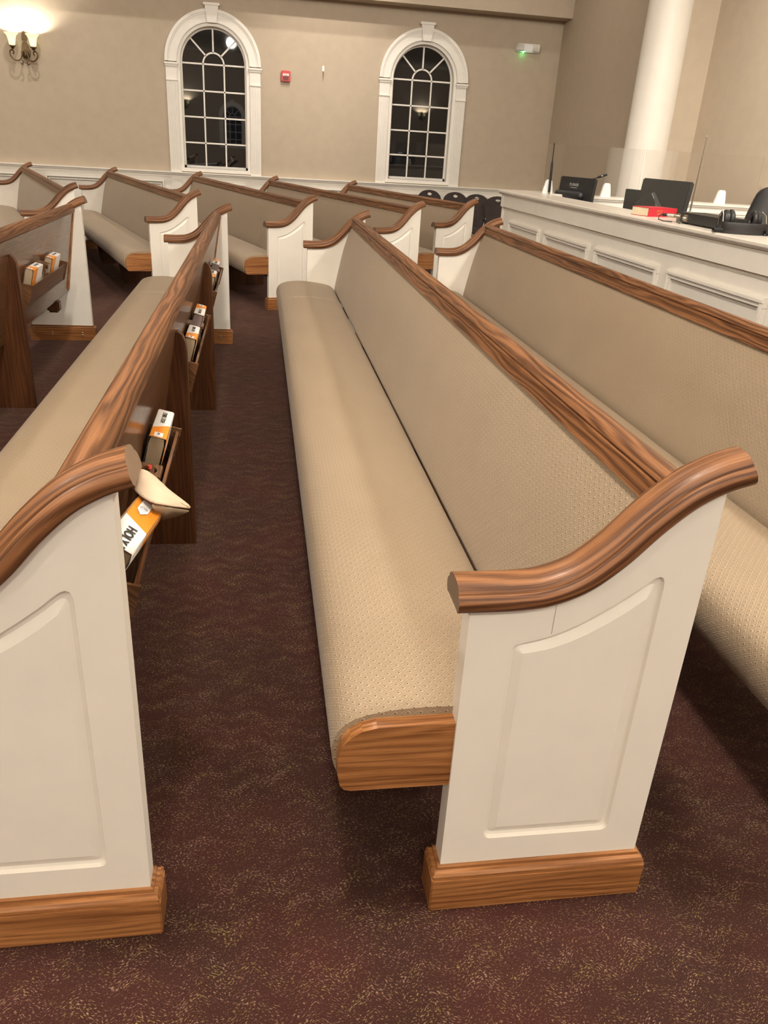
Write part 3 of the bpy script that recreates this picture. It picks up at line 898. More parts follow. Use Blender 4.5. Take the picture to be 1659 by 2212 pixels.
me = cv.xf(Mf).mesh('cover', [M['bookwhite'], M['orange']], 20)
FC = link('cover', me, fb)
so = FC.modifiers.new('thickness', 'SOLIDIFY'); so.thickness = .0012; so.offset = -1
pg = MB(); pg.box((.002, -.003, -d+.004), (Ls-.003, W_+.003, -.003), (1, 0, 0), bev=.003)
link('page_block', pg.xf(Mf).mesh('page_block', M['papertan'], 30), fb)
lb = MB(); lb.add([(.030, W_*.38, .0018), (.075, W_*.38, .0018), (.092, W_*.58, .0018), (.075, W_*.80, .0018), (.030, W_*.80, .0018)], [(0, 1, 2, 3, 4)])
for k in range(20):
    a0, a1 = 2*PI*k/20, 2*PI*(k+1)/20
    lb.add([(.064+.0082*math.cos(a0), W_*.59+.0082*math.sin(a0), .0022), (.064+.0082*math.cos(a1), W_*.59+.0082*math.sin(a1), .0022),
            (.064+.0074*math.cos(a1), W_*.59+.0074*math.sin(a1), .0022), (.064+.0074*math.cos(a0), W_*.59+.0074*math.sin(a0), .0022)], [(0, 1, 2, 3)], mi=1)
text_mb('CSB', .0075, frame4((.064, W_*.59, .0022), (0, -1, 0), (-1, 0, 0)), .0001, mi=1, mb=lb)
link('spine_label', lb.xf(Mf).mesh('spine_label', [M['bookwhite'], M['ink']], 0, merge=False), FC)
tx = text_mb('HOLY BIBLE', .026, frame4((Ls-.012, W_*.5, .0022), (1, 0, 0), (0, -1, 0)), .0003, bold=.0004)
link('title_lettering', tx.xf(Mf).mesh('title_lettering', M['ink'], 0, merge=False), FC)
# curled page ends flaring out of the head
def flare():
    mb = MB(); nu, nv = 14, 16
    # control curves in pew space: upper rim and lower rim
    up = [V3(.552, .345, .700), V3(.53, .368, .703), V3(.49, .395, .700), V3(.45, .42, .694), V3(.43, .448, .680), V3(.425, .462, .668)]
    lo = [V3(.545, .343, .690), V3(.47, .350, .694), V3(.405, .368, .706), V3(.365, .398, .706), V3(.375, .428, .694), V3(.418, .460, .668)]
    def ev(P, t):
        Q = [P[0]*2-P[1]]+P+[P[-1]*2-P[-2]]; m_ = len(P)-1; s_ = min(int(t*m_), m_-1); f = t*m_-s_
        a, b_, c, d_ = Q[s_:s_+4]
        return .5*((2*b_)+(c-a)*f+(2*a-5*b_+4*c-d_)*f*f+(3*b_-a-3*c+d_)*f**3)
    vs = []
    for i in range(nu+1):
        for j in range(nv+1):
            u, v = i/nu, j/nv
            p = ev(up, u).lerp(ev(lo, u), v)
            p = p + Vector((0, 0, .016*math.sin(PI*v)*math.sin(PI*u))) + Vector((random.uniform(-1, 1), random.uniform(-1, 1), random.uniform(-1, 1)))*.0004
            vs.append(p)
    fs = [(i*(nv+1)+j, (i+1)*(nv+1)+j, (i+1)*(nv+1)+j+1, i*(nv+1)+j+1) for i in range(nu) for j in range(nv)]
    mb.add(vs, fs, (1, 0, 0))
    return mb
fl = link('curled_pages', flare().mesh('curled_pages', plain('curled_page_paper', (.60, .45, .315), .8, var=.10, bumps=.9, bscale=180), 60), fb)
sm = fl.modifiers.new('thickness', 'SOLIDIFY'); sm.thickness = .0025
def underflare():
    mb = MB()
    a = [V3(.365, .398, .703), V3(.375, .428, .692), V3(.418, .460, .665)]
    c = [V3(.40, .398, .665), V3(.40, .412, .655), V3(.43, .440, .650)]
    n = 3
    mb.add(a+c, [(0, 1, 4, 3), (1, 2, 5, 4)]); return mb
ub = link('page_underside', underflare().mesh('page_underside', M['papertan'], 60), fb)
sm = ub.modifiers.new('thickness', 'SOLIDIFY'); sm.thickness = .003
fb.matrix_basis = PEWS['A'].matrix_basis

# ------------------------------------------------------------------ banquet chairs by the wall
def chair_parts():
    # local: back plane at y=0 facing -y is the back side, seat extends +y
    ol = [(-.11, .44), (-.145, .56), (-.185, .70), (-.20, .765), (-.188, .82), (-.15, .862), (-.09, .892), (0, .905), (.09, .892), (.15, .862), (.188, .82), (.20, .765), (.185, .70), (.145, .56), (.11, .44)]
    ol = [(p.x, p.y) for p in spline(ol, 44)]
    bm = bmesh.new()
    def ring(pts, y): return [bm.verts.new((p[0], y, p[1])) for p in pts]
    hole = [(.048*math.cos(a)*(1-.25*abs(math.sin(a))), .852+.020*math.sin(a)) for a in [2*PI*k/24 for k in range(24)]]
    rings = {}
    for yy in (0, .035):
        o_ = ring(ol, yy); h_ = ring(hole, yy)
        eo = [bm.edges.new((o_[i], o_[(i+1) % len(o_)])) for i in range(len(o_))]
        eh = [bm.edges.new((h_[i], h_[(i+1) % 24])) for i in range(24)]
        bmesh.ops.triangle_fill(bm, edges=eo+eh, use_beauty=True)
        rings[yy] = (o_, h_)
    for k in (0, 1):
        A, B = rings[0][k], rings[.035][k]
        for i in range(len(A)): bm.faces.new((A[i], A[(i+1) % len(A)], B[(i+1) % len(A)], B[i]))
    bk = MB(); bk.addbm(bm)
    st = MB(); st.box((-.20, .03, .43), (.20, .43, .485), bev=.02)
    fr = MB()
    for s in (-1, 1): fr.tube([(s*.19, -.02, 0), (s*.185, .02, .44), (s*.165, .015, .62)], .011, 8)
    leg = []
    for s in (-1, 1):
        l_ = MB(); l_.tube([(s*.19, .41, .43), (s*.195, .43, 0)], .011, 8); leg.append(l_.mesh('leg', M['blackmetal']))
        l_ = MB(); l_.tube([(s*.19, -.03, 0), (s*.185, .02, .44), (s*.160, .012, .60)], .011, 8); leg.append(l_.mesh('leg', M['blackmetal']))
    return bk.mesh('backrest', M['chairwood'], 40), st.mesh('seat', M['chairwood'], 40), leg
CP = chair_parts()
def chair(x, y, rz, label):
    o = empty('banquet_chair', (x, y, 0), rz, label, 'chair', 'dark banquet chairs along the far wall')
    o.scale = (.86, .86, .95)
    link('backrest', CP[0], o); link('seat', CP[1], o)
    for l in CP[2]: link('leg', l, o)
for (x, y, lab) in ((2.484, 11.10, 'dark banquet chair standing leftmost of the four by the far wall'),
                     (2.775, 10.84, 'dark banquet chair second from left by the far wall, above the shortest pew rail'),
                     (2.995, 10.58, 'dark banquet chair third from left, tapering back seen nearly whole beside the pew end'),
                     (3.20, 10.32, 'dark banquet chair farthest right, half hidden by the white counter corner')):
    chair(x, y, math.radians(140), lab)

# ------------------------------------------------------------------ booth counter
ctr = empty('booth_counter', (2.3, 1.4, 0), 0, 'long white panelled booth counter with pale top behind the right pew', 'counter')
def cloc(mb): return mb.xf(Matrix.Translation((-2.3, -1.4, 0)))
mb = MB()
Y0, Y1 = 1.4, 7.38
mb.box((2.345, Y0, 0), (2.42, Y1, 1.02))
mb.box((2.322, Y0, .915), (2.35, Y1, 1.02), bev=.002)
mb.box((2.33, Y0, 0), (2.35, Y1, .12), bev=.003)
mb.box((2.33, Y1-.02, 0), (2.60, Y1+.01, 1.02))
mb.box((2.318, Y1-.03, .915), (2.60, Y1+.018, 1.02), bev=.002)
cloc(mb).build('counter_front', M['trim'], ctr, smooth=30)
for (a, c) in ((6.335, 7.13), (5.335, 6.22), (4.33, 5.235), (3.30, 4.225), (2.3, 3.2), (1.45, 2.2)):
    pb = MB(); w = .05
    for (p, q, r_, s_) in ((a, c, .825-w, .825), (a, c, .17, .17+w), (a, a+w, .17+w, .825-w), (c-w, c, .17+w, .825-w)):
        pb.box((2.326, p, r_), (2.346, q, s_), bev=.003)
    w2 = .018
    for (p, q, r_, s_) in ((a+.006, c-.006, .825-.03, .825-.008), (a+.006, c-.006, .178, .20), (a+.008, a+.03, .2, .80), (c-.03, c-.008, .2, .80)):
        pb.box((2.316, p, r_), (2.33, q, s_), bev=.004)
    cloc(pb).build('panel_moulding', M['trim'], ctr, smooth=30)
tp = MB()
prof = [(2.300, 1.030), (2.296, 1.036), (2.296, 1.048), (2.301, 1.055), (2.60, 1.055), (2.60, 1.02), (2.312, 1.02), (2.309, 1.026)]
tp.prism(prof, 1, Y0, 7.45)
cloc(tp).build('countertop', M['counter'], ctr, smooth=30)
# return ledge of the booth, running to the right wall
ret = empty('booth_ledge', (2.6, 7.2, 0), 0, 'white ledge closing the booth at its far side, holding the clear screens', 'ledge')
def rl(x, off): return (x, 7.13-.18*(x-2.6)+off)
def slab(x0, x1, o0, o1, z0, z1):
    return [(*rl(x0, o0), z0), (*rl(x1, o0), z0), (*rl(x1, o1), z0), (*rl(x0, o1), z0), (*rl(x0, o0), z1), (*rl(x1, o0), z1), (*rl(x1, o1), z1), (*rl(x0, o1), z1)]
FB = [(0,3,2,1),(4,5,6,7),(0,1,5,4),(1,2,6,5),(2,3,7,6),(3,0,4,7)]
mb = MB()
for s in ((2.602, 4.575, 0, .24, 1.035, 1.055), (2.602, 4.575, .008, .232, 1.02, 1.036)): mb.add(slab(*s), FB)
o = mb.xf(Matrix.Translation((-2.6, -7.2, 0))).build('ledge_top', M['counter'], ret, smooth=0)
mb = MB()
mb.add(slab(2.604, 4.573, .03, .21, 0, 1.02), FB); mb.add(slab(2.604, 4.573, .018, .03, .975, 1.02), FB); mb.add(slab(2.604, 4.573, .02, .03, .955, .965), FB)
mb.xf(Matrix.Translation((-2.6, -7.2, 0))).build('ledge_wall', M['trim'], ret, smooth=0)
# operator desk inside
mb = MB(); mb.box((2.425, 2.0, .72), (3.25, 6.85, .75), bev=.004)
for yy in (2.1, 4.4, 6.7): mb.box((3.15, yy, 0), (3.22, yy+.05, .72))
mb.build('operator_desk', M['darkgrey'], label='dark low desk inside the booth behind the counter front', cat='desk')

# clear screens
def screen(x0, x1, label):
    mb = MB(); mb.add(slab(x0, x1, .035, .041, 1.0555, 1.452), FB)
    o = mb.build('clear_screen', M['acrylic'], smooth=0); tag(o, label, 'screen', 'clear acrylic screens on the booth ledge')
screen(2.61, 3.44, 'clear acrylic screen at the left part of the booth ledge, beside black antenna')
screen(3.455, 4.46, 'clear acrylic screen at the right part of the booth ledge, behind silver antenna')
def clip(x, label):
    o = empty('screen_clip', (*rl(x, .038), 1.055), math.atan(-.18), label, 'clip', 'white screen clips on the ledge')
    for s in (-1, 1):
        mb = MB()
        pts = [(-.045, 0), (.045, 0), (.040, .045), (.030, .10), (.020, .112), (-.012, .112), (-.022, .10), (-.036, .045)]
        mb.prism(pts, 1, s*.005, s*.022)
        mb.build('jaw', M['clip'], o, smooth=30)
    mb = MB(); mb.lathe([(.0, -.027), (.009, -.027), (.009, .0)], seg=14)
    mb.xf(Matrix.Translation((0, 0, .032)) @ Matrix.Rotation(-PI/2, 4, 'X') @ Matrix.Rotation(PI, 4, 'X')).build('knob', M['greylogo'], o)
clip(2.655, 'white plastic clip beside the black antenna on the booth corner')
clip(3.16, 'white plastic clip on the ledge right of the left monitor')
clip(4.16, 'white plastic clip on the ledge right of the silver antenna')

# black antenna
mb = MB(); mb.tube([(0, 0, 0), (0, 0, .012)], .010, 10, mi=1); mb.tube([(0, 0, .012), (0, 0, .24), (0, 0, .27), (0, 0, .385), (0, 0, .40)], [.0105, .0105, .005, .0035, .006], 10)
o = mb.build('rubber_antenna', [M['blackmetal'], M['brushed']], loc=(2.66, 7.12, 1.055), rot=(0, math.radians(-1.5), 0)); tag(o, 'tall black rubber antenna standing on the booth corner left of the monitors', 'antenna')

# monitors
def monitor(name, x, y, rz, w, h, ztop, label, logo, style):
    """local: back faces -x ; width along y"""
    R = empty(name, (x, y, .75), rz, label, 'monitor', 'monitors on the booth desk')
    z1 = ztop-.75; z0 = z1-h
    sh = MB(); sh.box((0, -w/2, z0), (.045, w/2, z1), bev=.008)
    sh.build('housing', M['black'] if style == 0 else M['darkgrey'], R, rot=(0, math.radians(5), 0))
    bz = MB()
    if style == 0:
        bz.tube([(-.012, w/2-.02, z1-.148), (-.012, -w/2+.12, z1-.148)], [.034, .034], 18)
        bz.ball((-.012, -w/2+.12, z1-.148), (.034, .03, .034))
        bz.box((-.03, -w/2+.06, z0+.0), (.01, w/2-.02, z1-.175), bev=.01)
        bz.build('back_hump', M['black'], R, rot=(0, math.radians(5), 0))
    else:
        # raised chevron back with a bright bevel
        a = [(.235, z1-.158), (.10, z1-.098), (-.09, z1-.235)]
        bz.add([(-.014, .262, z0), (-.014, .262, a[0][1]-.02), (-.016, a[1][0], a[1][1]), (-.016, a[2][0], a[2][1]), (-.016, -.10, z0),
                (.0, .264, a[0][1]), (.0, a[1][0]-.01, a[1][1]+.016), (.0, -.12, z1-.235), (0, -.13, z0)],
               [(0, 1, 2, 3, 4), (1, 5, 6, 2), (2, 6, 7, 3), (3, 7, 8, 4)])
        bz.build('back_cover', M['darkgrey'], R, rot=(0, math.radians(5), 0), smooth=20)
        bz = MB()
        p = Vector((-.012, a[1][0]-.004, a[1][1]+.004)); q = Vector((-.008, -.10, z1-.235))
        bz.tube([p, p.lerp(q, .5)+Vector((-.004, .012, -.004)), q], [.001, .003, .002], 6); bz.build('trim_strip', M['greylogo'], R, rot=(0, math.radians(5), 0))
    if logo:
        tx = text_mb(logo, .034, frame4((-.001, .02, z1-.062), (0, -1, 0), (0, 0, 1)), .0003)
        tx.box((-.0012, .065, z1-.062-.025), (.001, -.025, z1-.062-.021))
        tx.build('logo_lettering', M['greylogo'], R, smooth=0, rot=(0, math.radians(5), 0))
    sp = MB(); sp.box((.02, -.03, .01), (.05, .03, max(z0+.08, .06))); sp.box((-.06, -.11, 0), (.13, .11, .012), bev=.004); sp.build('stand', M['black'], R)
    return R
monitor('computer_monitor', 2.82, 7.006-.35*0, .265, .47, .30, 1.204, 'black monitor seen from behind with small maker logo, left one in the booth', 'PLANAR', 0)
monitor('computer_monitor', 2.82, 5.455, .137, .53, .34, 1.253, 'dark grey monitor with chevron back behind the red book', None, 1)
mb = MB(); mb.box((0, -.09, 0), (.02, .09, .41), bev=.004)
o = mb.build('small_screen', M['darkgrey'], loc=(2.93, 6.05, .75), rot=(0, 0, .3)); tag(o, 'small dark grey screen peeking out left behind the chevron monitor', 'screen')
# gooseneck microphone
R = empty('gooseneck_microphone', (3.0, 7.22, .75), 0, 'black gooseneck microphone rising from behind the left monitor', 'microphone')
mb = MB(); mb.lathe([(0, 0), (.06, 0), (.06, .012), (.02, .03), (.008, .032)], seg=20); mb.build('base', M['black'], R)
pts = [(p.x, 0, p.y) for p in spline([(0, .03), (-.005, .2), (.0, .36), (.03, .425), (.08, .455)], 24)]
pts = [(p[0]*1.0, p[0]*-1.45, p[2]*1.0) for p in pts]
mb = MB(); mb.tube(pts, .0038, 8); mb.build('neck', M['blackmetal'], R)
e = Vector(pts[-1])
mb = MB(); mb.tube([e, e+Vector((.012, -.014, .008)), e+Vector((.055, -.058, .030)), e+Vector((.060, -.062, .032))], [.007, .0105, .0105, .007], 12); mb.build('head', M['black'], R)
mb = MB(); mb.ball((e.x+.026, e.y-.041, e.z+.018), (.009, .006, .004)); mb.build('light_window', M['clip'], R)

# red book
bk = empty('red_book', (2.405, 4.722, 1.055), math.radians(15.5), 'thick red cloth book lying on the countertop in front of the chevron monitor', 'book')
cv = MB(); Lb, Wb, Hb = .225, .150, .050
cv.box((0, 0, 0), (Lb, Wb, .003), bev=.001); cv.box((0, 0, Hb-.003), (Lb, Wb, Hb), bev=.001); cv.box((0, -.002, 0), (Lb, .003, Hb), bev=.0015)
cv.build('cover', M['redbook'], bk)
pg = MB(); pg.box((.003, .003, .003), (Lb-.004, Wb-.004, Hb-.003)); pg.build('page_block', M['paper'], bk)
tx = text_mb('HOLY', .017, frame4((.085, -.0026, .032), (1, 0, 0), (0, 0, 1)), .0003); text_mb('BIBLE', .014, frame4((.085, -.0026, .015), (1, 0, 0), (0, 0, 1)), .0003, mb=tx)
tx.build('spine_lettering', M['gold'], bk, smooth=0)

# transmitter box with connectors and telescopic antenna
tr = empty('wireless_transmitter', (2.40, 4.37, 1.055), 0, 'flat black transmitter box on countertop between red book and headphones', 'transmitter')
mb = MB(); mb.box((0, -.42, .006), (.17, 0, .057), bev=.003)
mb.box((.02, -.40, 0), (.05, -.37, .007)); mb.box((.02, -.06, 0), (.05, -.03, .007)); mb.build('case', M['black'], tr)
tx = text_mb('LISTEN', .018, frame4((-.0006, -.19, .036), (0, -1, 0), (0, 0, 1)), .0002); tx.build('front_lettering', M['darkgrey'], tr, smooth=0)
mb = MB()
for yy in (-.028, -.105): mb.box((-.004, yy-.020, .012), (.002, yy+.020, .048), bev=.002)
mb.build('socket_plate', M['brushed'], tr)
mb = MB(); mb.tube([(0, -.028, .032), (-.03, -.022, .034), (-.031, -.022, .034), (-.062, -.006, .036)], [.010, .010, .0115, .009], 12)
mb.tube([(-.005, -.11, .028), (-.022, -.108, .028)], .009, 12)
mb.build('plug', M['brushed'], tr)
pts = [(p.x, p.y) for p in spline([(-.062, -.006), (-.085, .012), (-.092, .02), (-.070, .01), (-.03, -.02)], 20)]
zz = [.036, .030, .012, .004, .004]
mb = MB(); mb.tube([(-.06, -.006, .036), (-.078, .014, .037)], .008, 10); 
cp = [(-.078, .014, .037), (-.092, .026, .030), (-.096, .020, .010), (-.075, -.002, .004), (-.040, -.035, .004)]
mb.tube(cp, .003, 8)
mb.tube([(-.022, -.108, .028), (-.04, -.10, .026), (-.052, -.105, .010), (-.045, -.13, .004)], .0028, 8)
mb.build('cable', M['black'], tr)
mb = MB(); px_, py_ = .055, -.035
mb.lathe([(0, .05), (.010, .05), (.010, .058), (.006, .062), (0, .062)], (px_, py_, 0), 14)
hts = [(.06, .14, .0048), (.14, .235, .0040), (.235, .29, .0033), (.29, .34, .0028), (.34, .39, .0023), (.39, .437, .0018)]
for (a, c, r_) in hts:
    mb.tube([(px_+.012*(a-.06), py_-.02*(a-.06), a), (px_+.012*(c-.06), py_-.02*(c-.06), c)], r_, 8)
mb.ball((px_+.005, py_-.0075, .439), .003)
mb.build('telescopic_antenna', M['steel'], tr, label='silver telescopic antenna')

# headphones
hp = empty('headphones', (2.455, 3.80, 1.055), math.radians(86), 'black padded headphones lying on the countertop near the right edge', 'headphones')
mb = MB()
pts = []
for k in range(29):
    a = PI + PI*k/28        # half ring opening towards +x, seen from outside
    pts.append((-.01+.055*math.sin(a)*1.25, .115*math.cos(a)))
ring_o = pts; band = []
vs = []; fs = []
for i, (x_, y_) in enumerate(ring_o):
    t = Vector((ring_o[min(i+1, 28)][0]-ring_o[max(i-1, 0)][0], ring_o[min(i+1, 28)][1]-ring_o[max(i-1, 0)][1])).normalized(); n_ = Vector((t.y, -t.x))
    for (o_, z_) in ((.006, .0), (.009, .008), (.009, .046), (.006, .053), (-.006, .053), (-.008, .046), (-.008, .008), (-.006, .0)):
        vs.append((x_+n_.x*o_, y_+n_.y*o_, z_))
for i in range(28):
    for j in range(8): fs.append((i*8+j, i*8+(j+1) % 8, (i+1)*8+(j+1) % 8, (i+1)*8+j))
fs += [tuple(range(8)), tuple(28*8+j for j in range(8))]
mb.add(vs, fs); mb.build('headband', M['leather'], hp)
for s in (-1, 1):
    c = MB(); c.lathe([(0, -.015), (.030, -.015), (.036, -.006), (.036, .006), (.03, .012), (0, .012)], seg=24)
    c.xf(Matrix.Translation((.04, s*.082, .062)) @ Matrix.Rotation(PI/2, 4, 'X') @ Matrix.Diagonal((1, 1.2, s*1, 1))).build('ear_cup', M['black'], hp)
    c = MB()
    R0, R1 = .027, .012
    prof = [(R0+R1*math.cos(a), R1*math.sin(a)) for a in [2*PI*k/12 for k in range(12)]]
    c.lathe(prof, seg=24, closed=True)
    c.xf(Matrix.Translation((.035, s*.060, .062)) @ Matrix.Rotation(PI/2, 4, 'X') @ Matrix.Diagonal((1, 1.2, 1, 1))).build('ear_pad', M['leather'], hp)
    c = MB(); c.tube([(-.01, s*.115, .035), (.01, s*.112, .085), (.04, s*.104, .102), (.07, s*.100, .08), (.07, s*.100, .03)], .0028, 8); c.build('yoke', M['steel'], hp)
def coil(p0, p1, r, turns, name, parent, rr=.0028):
    p0 = Vector(p0); p1 = Vector(p1); t = (p1-p0).normalized(); a = t.orthogonal().normalized(); b_ = t.cross(a)
    pts = [p0.lerp(p1, k/(turns*10)) + (a*math.cos(2*PI*k/10)+b_*math.sin(2*PI*k/10))*r for k in range(turns*10+1)]
    mb = MB(); mb.tube(pts, rr, 6); return mb.build(name, M['black'], parent)
coil((-.02, .165, .013), (-.02, .118, .013), .009, 9, 'coiled_cord', hp)
coil((-.075, -.075, .014), (-.085, -.21, .014), .011, 20, 'coiled_cord', hp)

# operator chair in the booth
oc = empty('office_chair', (3.44, 4.90, 0), math.radians(57), 'black padded office chair inside the booth at the right edge', 'chair')
mb = MB()
bm = bmesh.new(); bmesh.ops.create_cube(bm, size=1); bmesh.ops.subdivide_edges(bm, edges=list(bm.edges), cuts=7, use_grid_fill=True)
for v in bm.verts:
    x_, y_, z_ = v.co
    rr = 1-.35*max(0, abs(y_)*2-.6)**2 - .30*max(0, abs(z_)*2-.6)**2
    w = .50*(1-.10*max(0, z_*2))
    c_ = max(0, (abs(y_)*2-.5))*max(0, (z_*2-.4))
    v.co = Vector((x_*.16*max(.3, rr) + .05*abs(y_*2)**2 + .10*z_, y_*w*(1-.35*c_), .90+z_*.72 - .12*max(0, abs(y_)*2-.4)**2*(1 if z_ > .3 else 0)))
    if z_ > .1 and abs(y_) < .34: v.co.x += .0
mb.addbm(bm); o = mb.build('backrest', M['leather'], oc, smooth=80)
ss = o.modifiers.new('smooth', 'SUBSURF'); ss.levels = 1; ss.render_levels = 1
mb = MB(); mb.box((-.52, -.22, .42), (-.04, .22, .52), bev=.04); mb.build('seat', M['leather'], oc)
mb = MB(); mb.tube([(-.27, 0, .10), (-.27, 0, .42)], .028, 12)
for k in range(5):
    a = 2*PI*k/5; mb.tube([(-.27, 0, .10), (-.27+.28*math.cos(a), .28*math.sin(a), .065)], [.022, .015], 8); mb.ball((-.27+.28*math.cos(a), .28*math.sin(a), .03), .03)
mb.build('base', M['black'], oc)

# ------------------------------------------------------------------ wall things
# sconces
def sconce(x, y, sgn, z, label, power):
    """sgn +1: on the far wall, arms reach towards -y"""
    R = empty('wall_sconce', (x, y, z), 0 if sgn > 0 else PI, label, 'wall lamp', 'two armed wall sconces')
    mb = MB()
    pl = [(.055*math.sin(a)*(1.0 if math.cos(a) > 0 else .75), -.04+.10*-math.cos(a)) for a in [2*PI*k/28 for k in range(28)]]
    mb.prism(pl, 1, -.001, -.022)
    mb.ball((0, -.03, -.08), (.035, .02, .045))
    mb.build('back_plate', M['bronze'], R)
    top = MB(); top.prism([(-.03, .07), (.03, .07), (.022, .14), (0, .165), (-.022, .14)], 1, -.001, -.02); top.build('finial', M['bronze'], R)
    for s in (-1, 1):
        ar = MB()
        P_ = [(s*.02, -.05, -.05), (s*.05, -.09, -.14), (s*.10, -.115, -.155), (s*.145, -.12, -.12), (s*.155, -.12, -.075), (s*.135, -.12, -.05), (s*.112, -.12, -.062), (s*.115, -.12, -.085), (s*.125, -.12, -.088)]
        Q = []
        for i in range(len(P_)-1):
            a, b_, c, d_ = [Vector(P_[max(0, min(len(P_)-1, i+k))]) for k in (-1, 0, 1, 2)]
            for f in (0, .25, .5, .75): Q.append(.5*((2*b_)+(c-a)*f+(2*a-5*b_+4*c-d_)*f*f+(3*b_-a-3*c+d_)*f**3))
        ar.tube(Q, [.0085]*len(Q), 8)
        P2 = [(s*.045, -.085, -.135), (s*.02, -.095, -.165), (s*.03, -.10, -.195), (s*.05, -.10, -.185)]
        ar.tube(P2, [.008, .008, .008, .010], 8)
        ar.lathe([(.006, -.055), (.016, -.045), (.024, -.03), (.036, -.025), (.036, -.016), (0, -.014)], (s*.118, -.12, .012), 20)
        ar.build('arm', M['bronze'], R)
        sh = MB()
        prof = [(.030, 0), (.037, .02), (.041, .05), (.047, .08), (.058, .105), (.078, .125), (.079, .128), (.072, .126), (.055, .109), (.044, .085), (.037, .05), (.033, .02), (.026, .004)]
        sh.lathe(prof, (s*.118, -.12, 0), 28)
        sh.build('glass_shade', M['whiteglow'], R)
        li = bpy.data.lights.new('sconce_bulb', 'POINT'); li.energy = power; li.color = (1, .95, .86); li.shadow_soft_size = .018
        lo = bpy.data.objects.new('sconce_bulb', li); COL.objects.link(lo); lo.parent = R; lo.location = (s*.118, -.12, .085)
    return R
sconce(-2.54, YW, 1, 2.195, 'lit two-armed bronze wall sconce left of the arched windows', 22)
sconce(-2.34, YB, -1, 2.56, 'lit sconce on the wall behind the camera, mirrored in the left window', 26)
sconce(8.1, YB, -1, 2.70, 'lit sconce on the wall behind the camera, mirrored in the right window', 26)

# fire alarm
fa = empty('fire_alarm', (.577, YW, 2.09), 0, 'red fire alarm strobe on the wall between the two windows', 'fire alarm')
mb = MB(); mb.box((-.060, -.045, -.062), (.060, 0, .062), bev=.008); mb.build('housing', M['red'], fa)
mb = MB(); mb.box((-.038, -.060, .002), (.038, -.042, .028), bev=.004); mb.build('strobe_lens', M['clip'], fa)
mb = MB(); 
for k in range(5): mb.box((-.035, -.047, -.045+k*.008), (.035, -.044, -.041+k*.008))
mb.build('horn_grille', M['blackmetal'], fa)
tx = text_mb('FIRE', .026, frame4((0, -.0605, .015), (1, 0, 0), (0, 0, 1)), .0004); tx.build('lettering', M['red'], fa, smooth=0)
# small wall hook / sensor
wh = empty('wall_hook', (1.055, YW, 2.18), 0, 'slim white wall hook right of the red fire alarm', 'hook')
mb = MB(); mb.box((-.013, -.012, -.01), (.013, 0, .062), bev=.006); mb.build('plate', M['clip'], wh)
mb = MB(); mb.tube([(0, -.012, .0), (0, -.02, -.03), (0, -.03, -.055), (0, -.042, -.045)], .006, 8); mb.build('prong', M['steel'], wh)
# emergency light
em = empty('emergency_light', (3.735, YW, 2.625), 0, 'white emergency light with two ribbed lamp heads and green indicator by the corner', 'emergency light')
mb = MB(); mb.box((-.155, -.05, -.05), (.155, 0, .05), bev=.012); mb.build('housing', M['clip'], em)
for s in (-1, 1):
    mb = MB(); mb.box((s*.108-.046, -.075, -.042), (s*.108+.046, -.045, .048), bev=.008)
    for k in range(5): mb.box((s*.108-.040+k*.018, -.080, -.036), (s*.108-.034+k*.018, -.07, .042))
    for k in range(3): mb.box((s*.108-.042, -.079, -.03+k*.03), (s*.108+.042, -.072, -.025+k*.03))
    mb.build('lamp_head', M['lens'], em)
mb = MB(); mb.ball((-.058, -.046, -.055), .0075); mb.build('indicator', M['led'], em)
li = bpy.data.lights.new('indicator_glow', 'POINT'); li.energy = .05; li.color = (.1, 1, .25); li.shadow_soft_size = .01
lo = bpy.data.objects.new('indicator_glow', li); COL.objects.link(lo); lo.location = (3.677, YW-.04, 2.545)

# ------------------------------------------------------------------ lights: ceiling lamps, wall washers, added fill spots
WARM = (1.0, .90, .80)
PE = 105
def downlight(x, y, e, size=.30, col=WARM):
    li = bpy.data.lights.new('ceiling_lamp', 'AREA'); li.shape = 'DISK'; li.size = size; li.energy = e; li.color = col; li.spread = math.radians(150)
    o = bpy.data.objects.new('ceiling_lamp', li); COL.objects.link(o); o.location = (x, y, ZC-.01)
LC = (1.0, .945, .865)
def pendant(x, y, z, e):
    li = bpy.data.lights.new('ceiling_lamp', 'POINT'); li.energy = e; li.color = LC; li.shadow_soft_size = .15
    o = bpy.data.objects.new('ceiling_lamp', li); COL.objects.link(o); o.location = (x, y, z)
for x in (-4.6, -.25, 3.2):
    for y, k in ((-6.5, 1.3), (-2.5, 1.85), (1.2, 3.1), (5.0, .65)):
        pendant(x, y, 4.1, PE*k)
pendant(-4, -12, 4.1, PE); pendant(4, -12, 4.1, PE); pendant(7.5, -2.5, 4.1, PE*2)
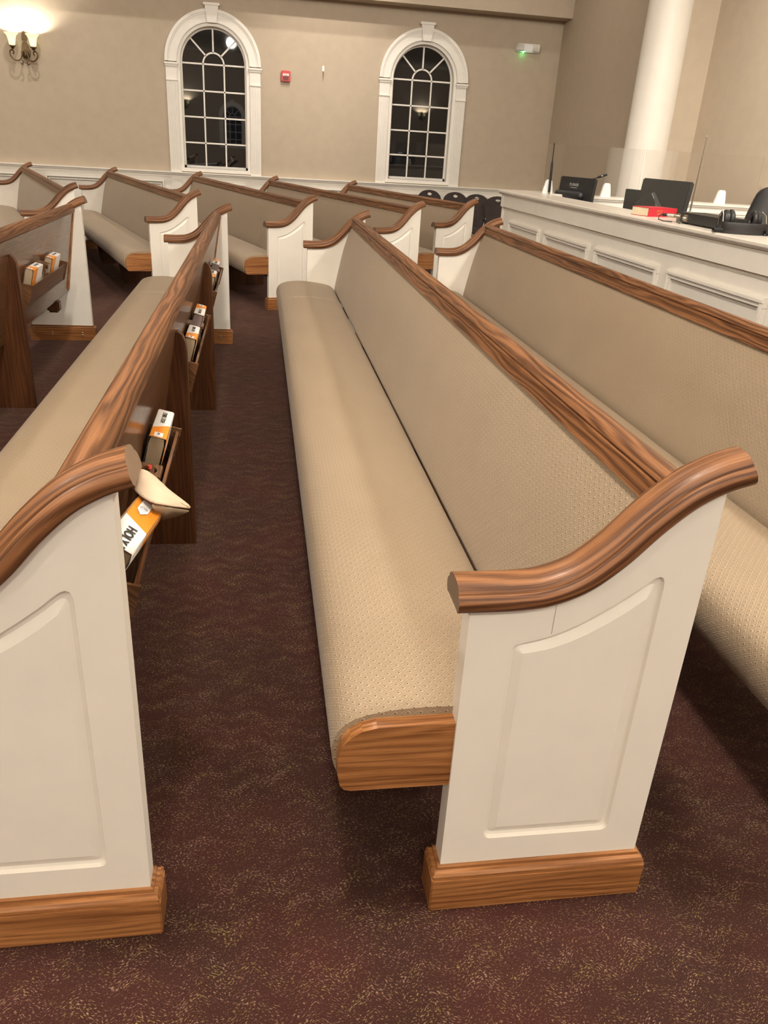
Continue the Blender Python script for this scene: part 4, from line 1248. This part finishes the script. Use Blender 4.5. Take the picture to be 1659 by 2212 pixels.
def spot(x, y, z, tx, ty, tz, e, ang, blend=.6, col=WARM, size=.06):
    li = bpy.data.lights.new('wash_and_fill_spot', 'SPOT'); li.energy = e; li.color = col; li.spot_size = math.radians(ang); li.spot_blend = blend; li.shadow_soft_size = size
    o = bpy.data.objects.new('wash_and_fill_spot', li); COL.objects.link(o); o.location = (x, y, z)
    d_ = Vector((tx-x, ty-y, tz-z)); o.rotation_euler = d_.to_track_quat('-Z', 'Y').to_euler()
spot(1.05, 9.0, 4.5, 1.05, YW, 2.3, 300, 46, 1.0)
for x in (-7.0, -4.6, -2.0, 1.0): spot(x, 9.9, ZC-.02, x, 9.95, 0, 230, 118, .8, LC, .07)
spot(2.7, 5.0, ZC-.02, 4.58, 6.0, 2.0, 1000, 80, .9, LC, .08)  # fill spot added to brighten the recess wall, no known fixture

spot(2.9, 9.9, ZC-.02, 2.95, 9.95, 0, 90, 118, .8, LC, .07)  # weak fill spot added to lift the dark far right corner
# ------------------------------------------------------------------ world, camera, view
wd = bpy.data.worlds.new('World'); sc.world = wd; wd.use_nodes = True
wd.node_tree.nodes['Background'].inputs[0].default_value = (.01, .012, .02, 1)
wd.node_tree.nodes['Background'].inputs[1].default_value = .3
cd_ = bpy.data.cameras.new('Camera'); cam = bpy.data.objects.new('Camera', cd_); COL.objects.link(cam)
cd_.sensor_fit = 'VERTICAL'; cd_.sensor_height = 36; cd_.sensor_width = 27; cd_.lens = 1699.22/2212*36
al = math.radians(10.82915); th = .43417; ro = .061728
c_, s_ = math.cos(th), math.sin(th)
fw = Vector((0, c_, -s_)); rt = Vector((1, 0, 0)); up = Vector((0, s_, c_))
r2 = rt*math.cos(ro)+up*math.sin(ro); u2 = -rt*math.sin(ro)+up*math.cos(ro)
Rz = Matrix.Rotation(-al, 3, 'Z')
r2, u2, fw = Rz @ r2, Rz @ u2, Rz @ fw
mx = Matrix.Identity(4)
for i, e in enumerate((r2, u2, -fw)):
    for j in range(3): mx[j][i] = e[j]
mx[2][3] = 1.3485
cam.matrix_world = mx
cd_.clip_start = .02; cd_.clip_end = 100
sc.camera = cam
sc.view_settings.view_transform = 'Standard'; sc.view_settings.look = 'None'
sc.view_settings.exposure = 0.0; sc.view_settings.gamma = 1.0
try: sc.view_settings.use_curve_mapping = False
except Exception: pass
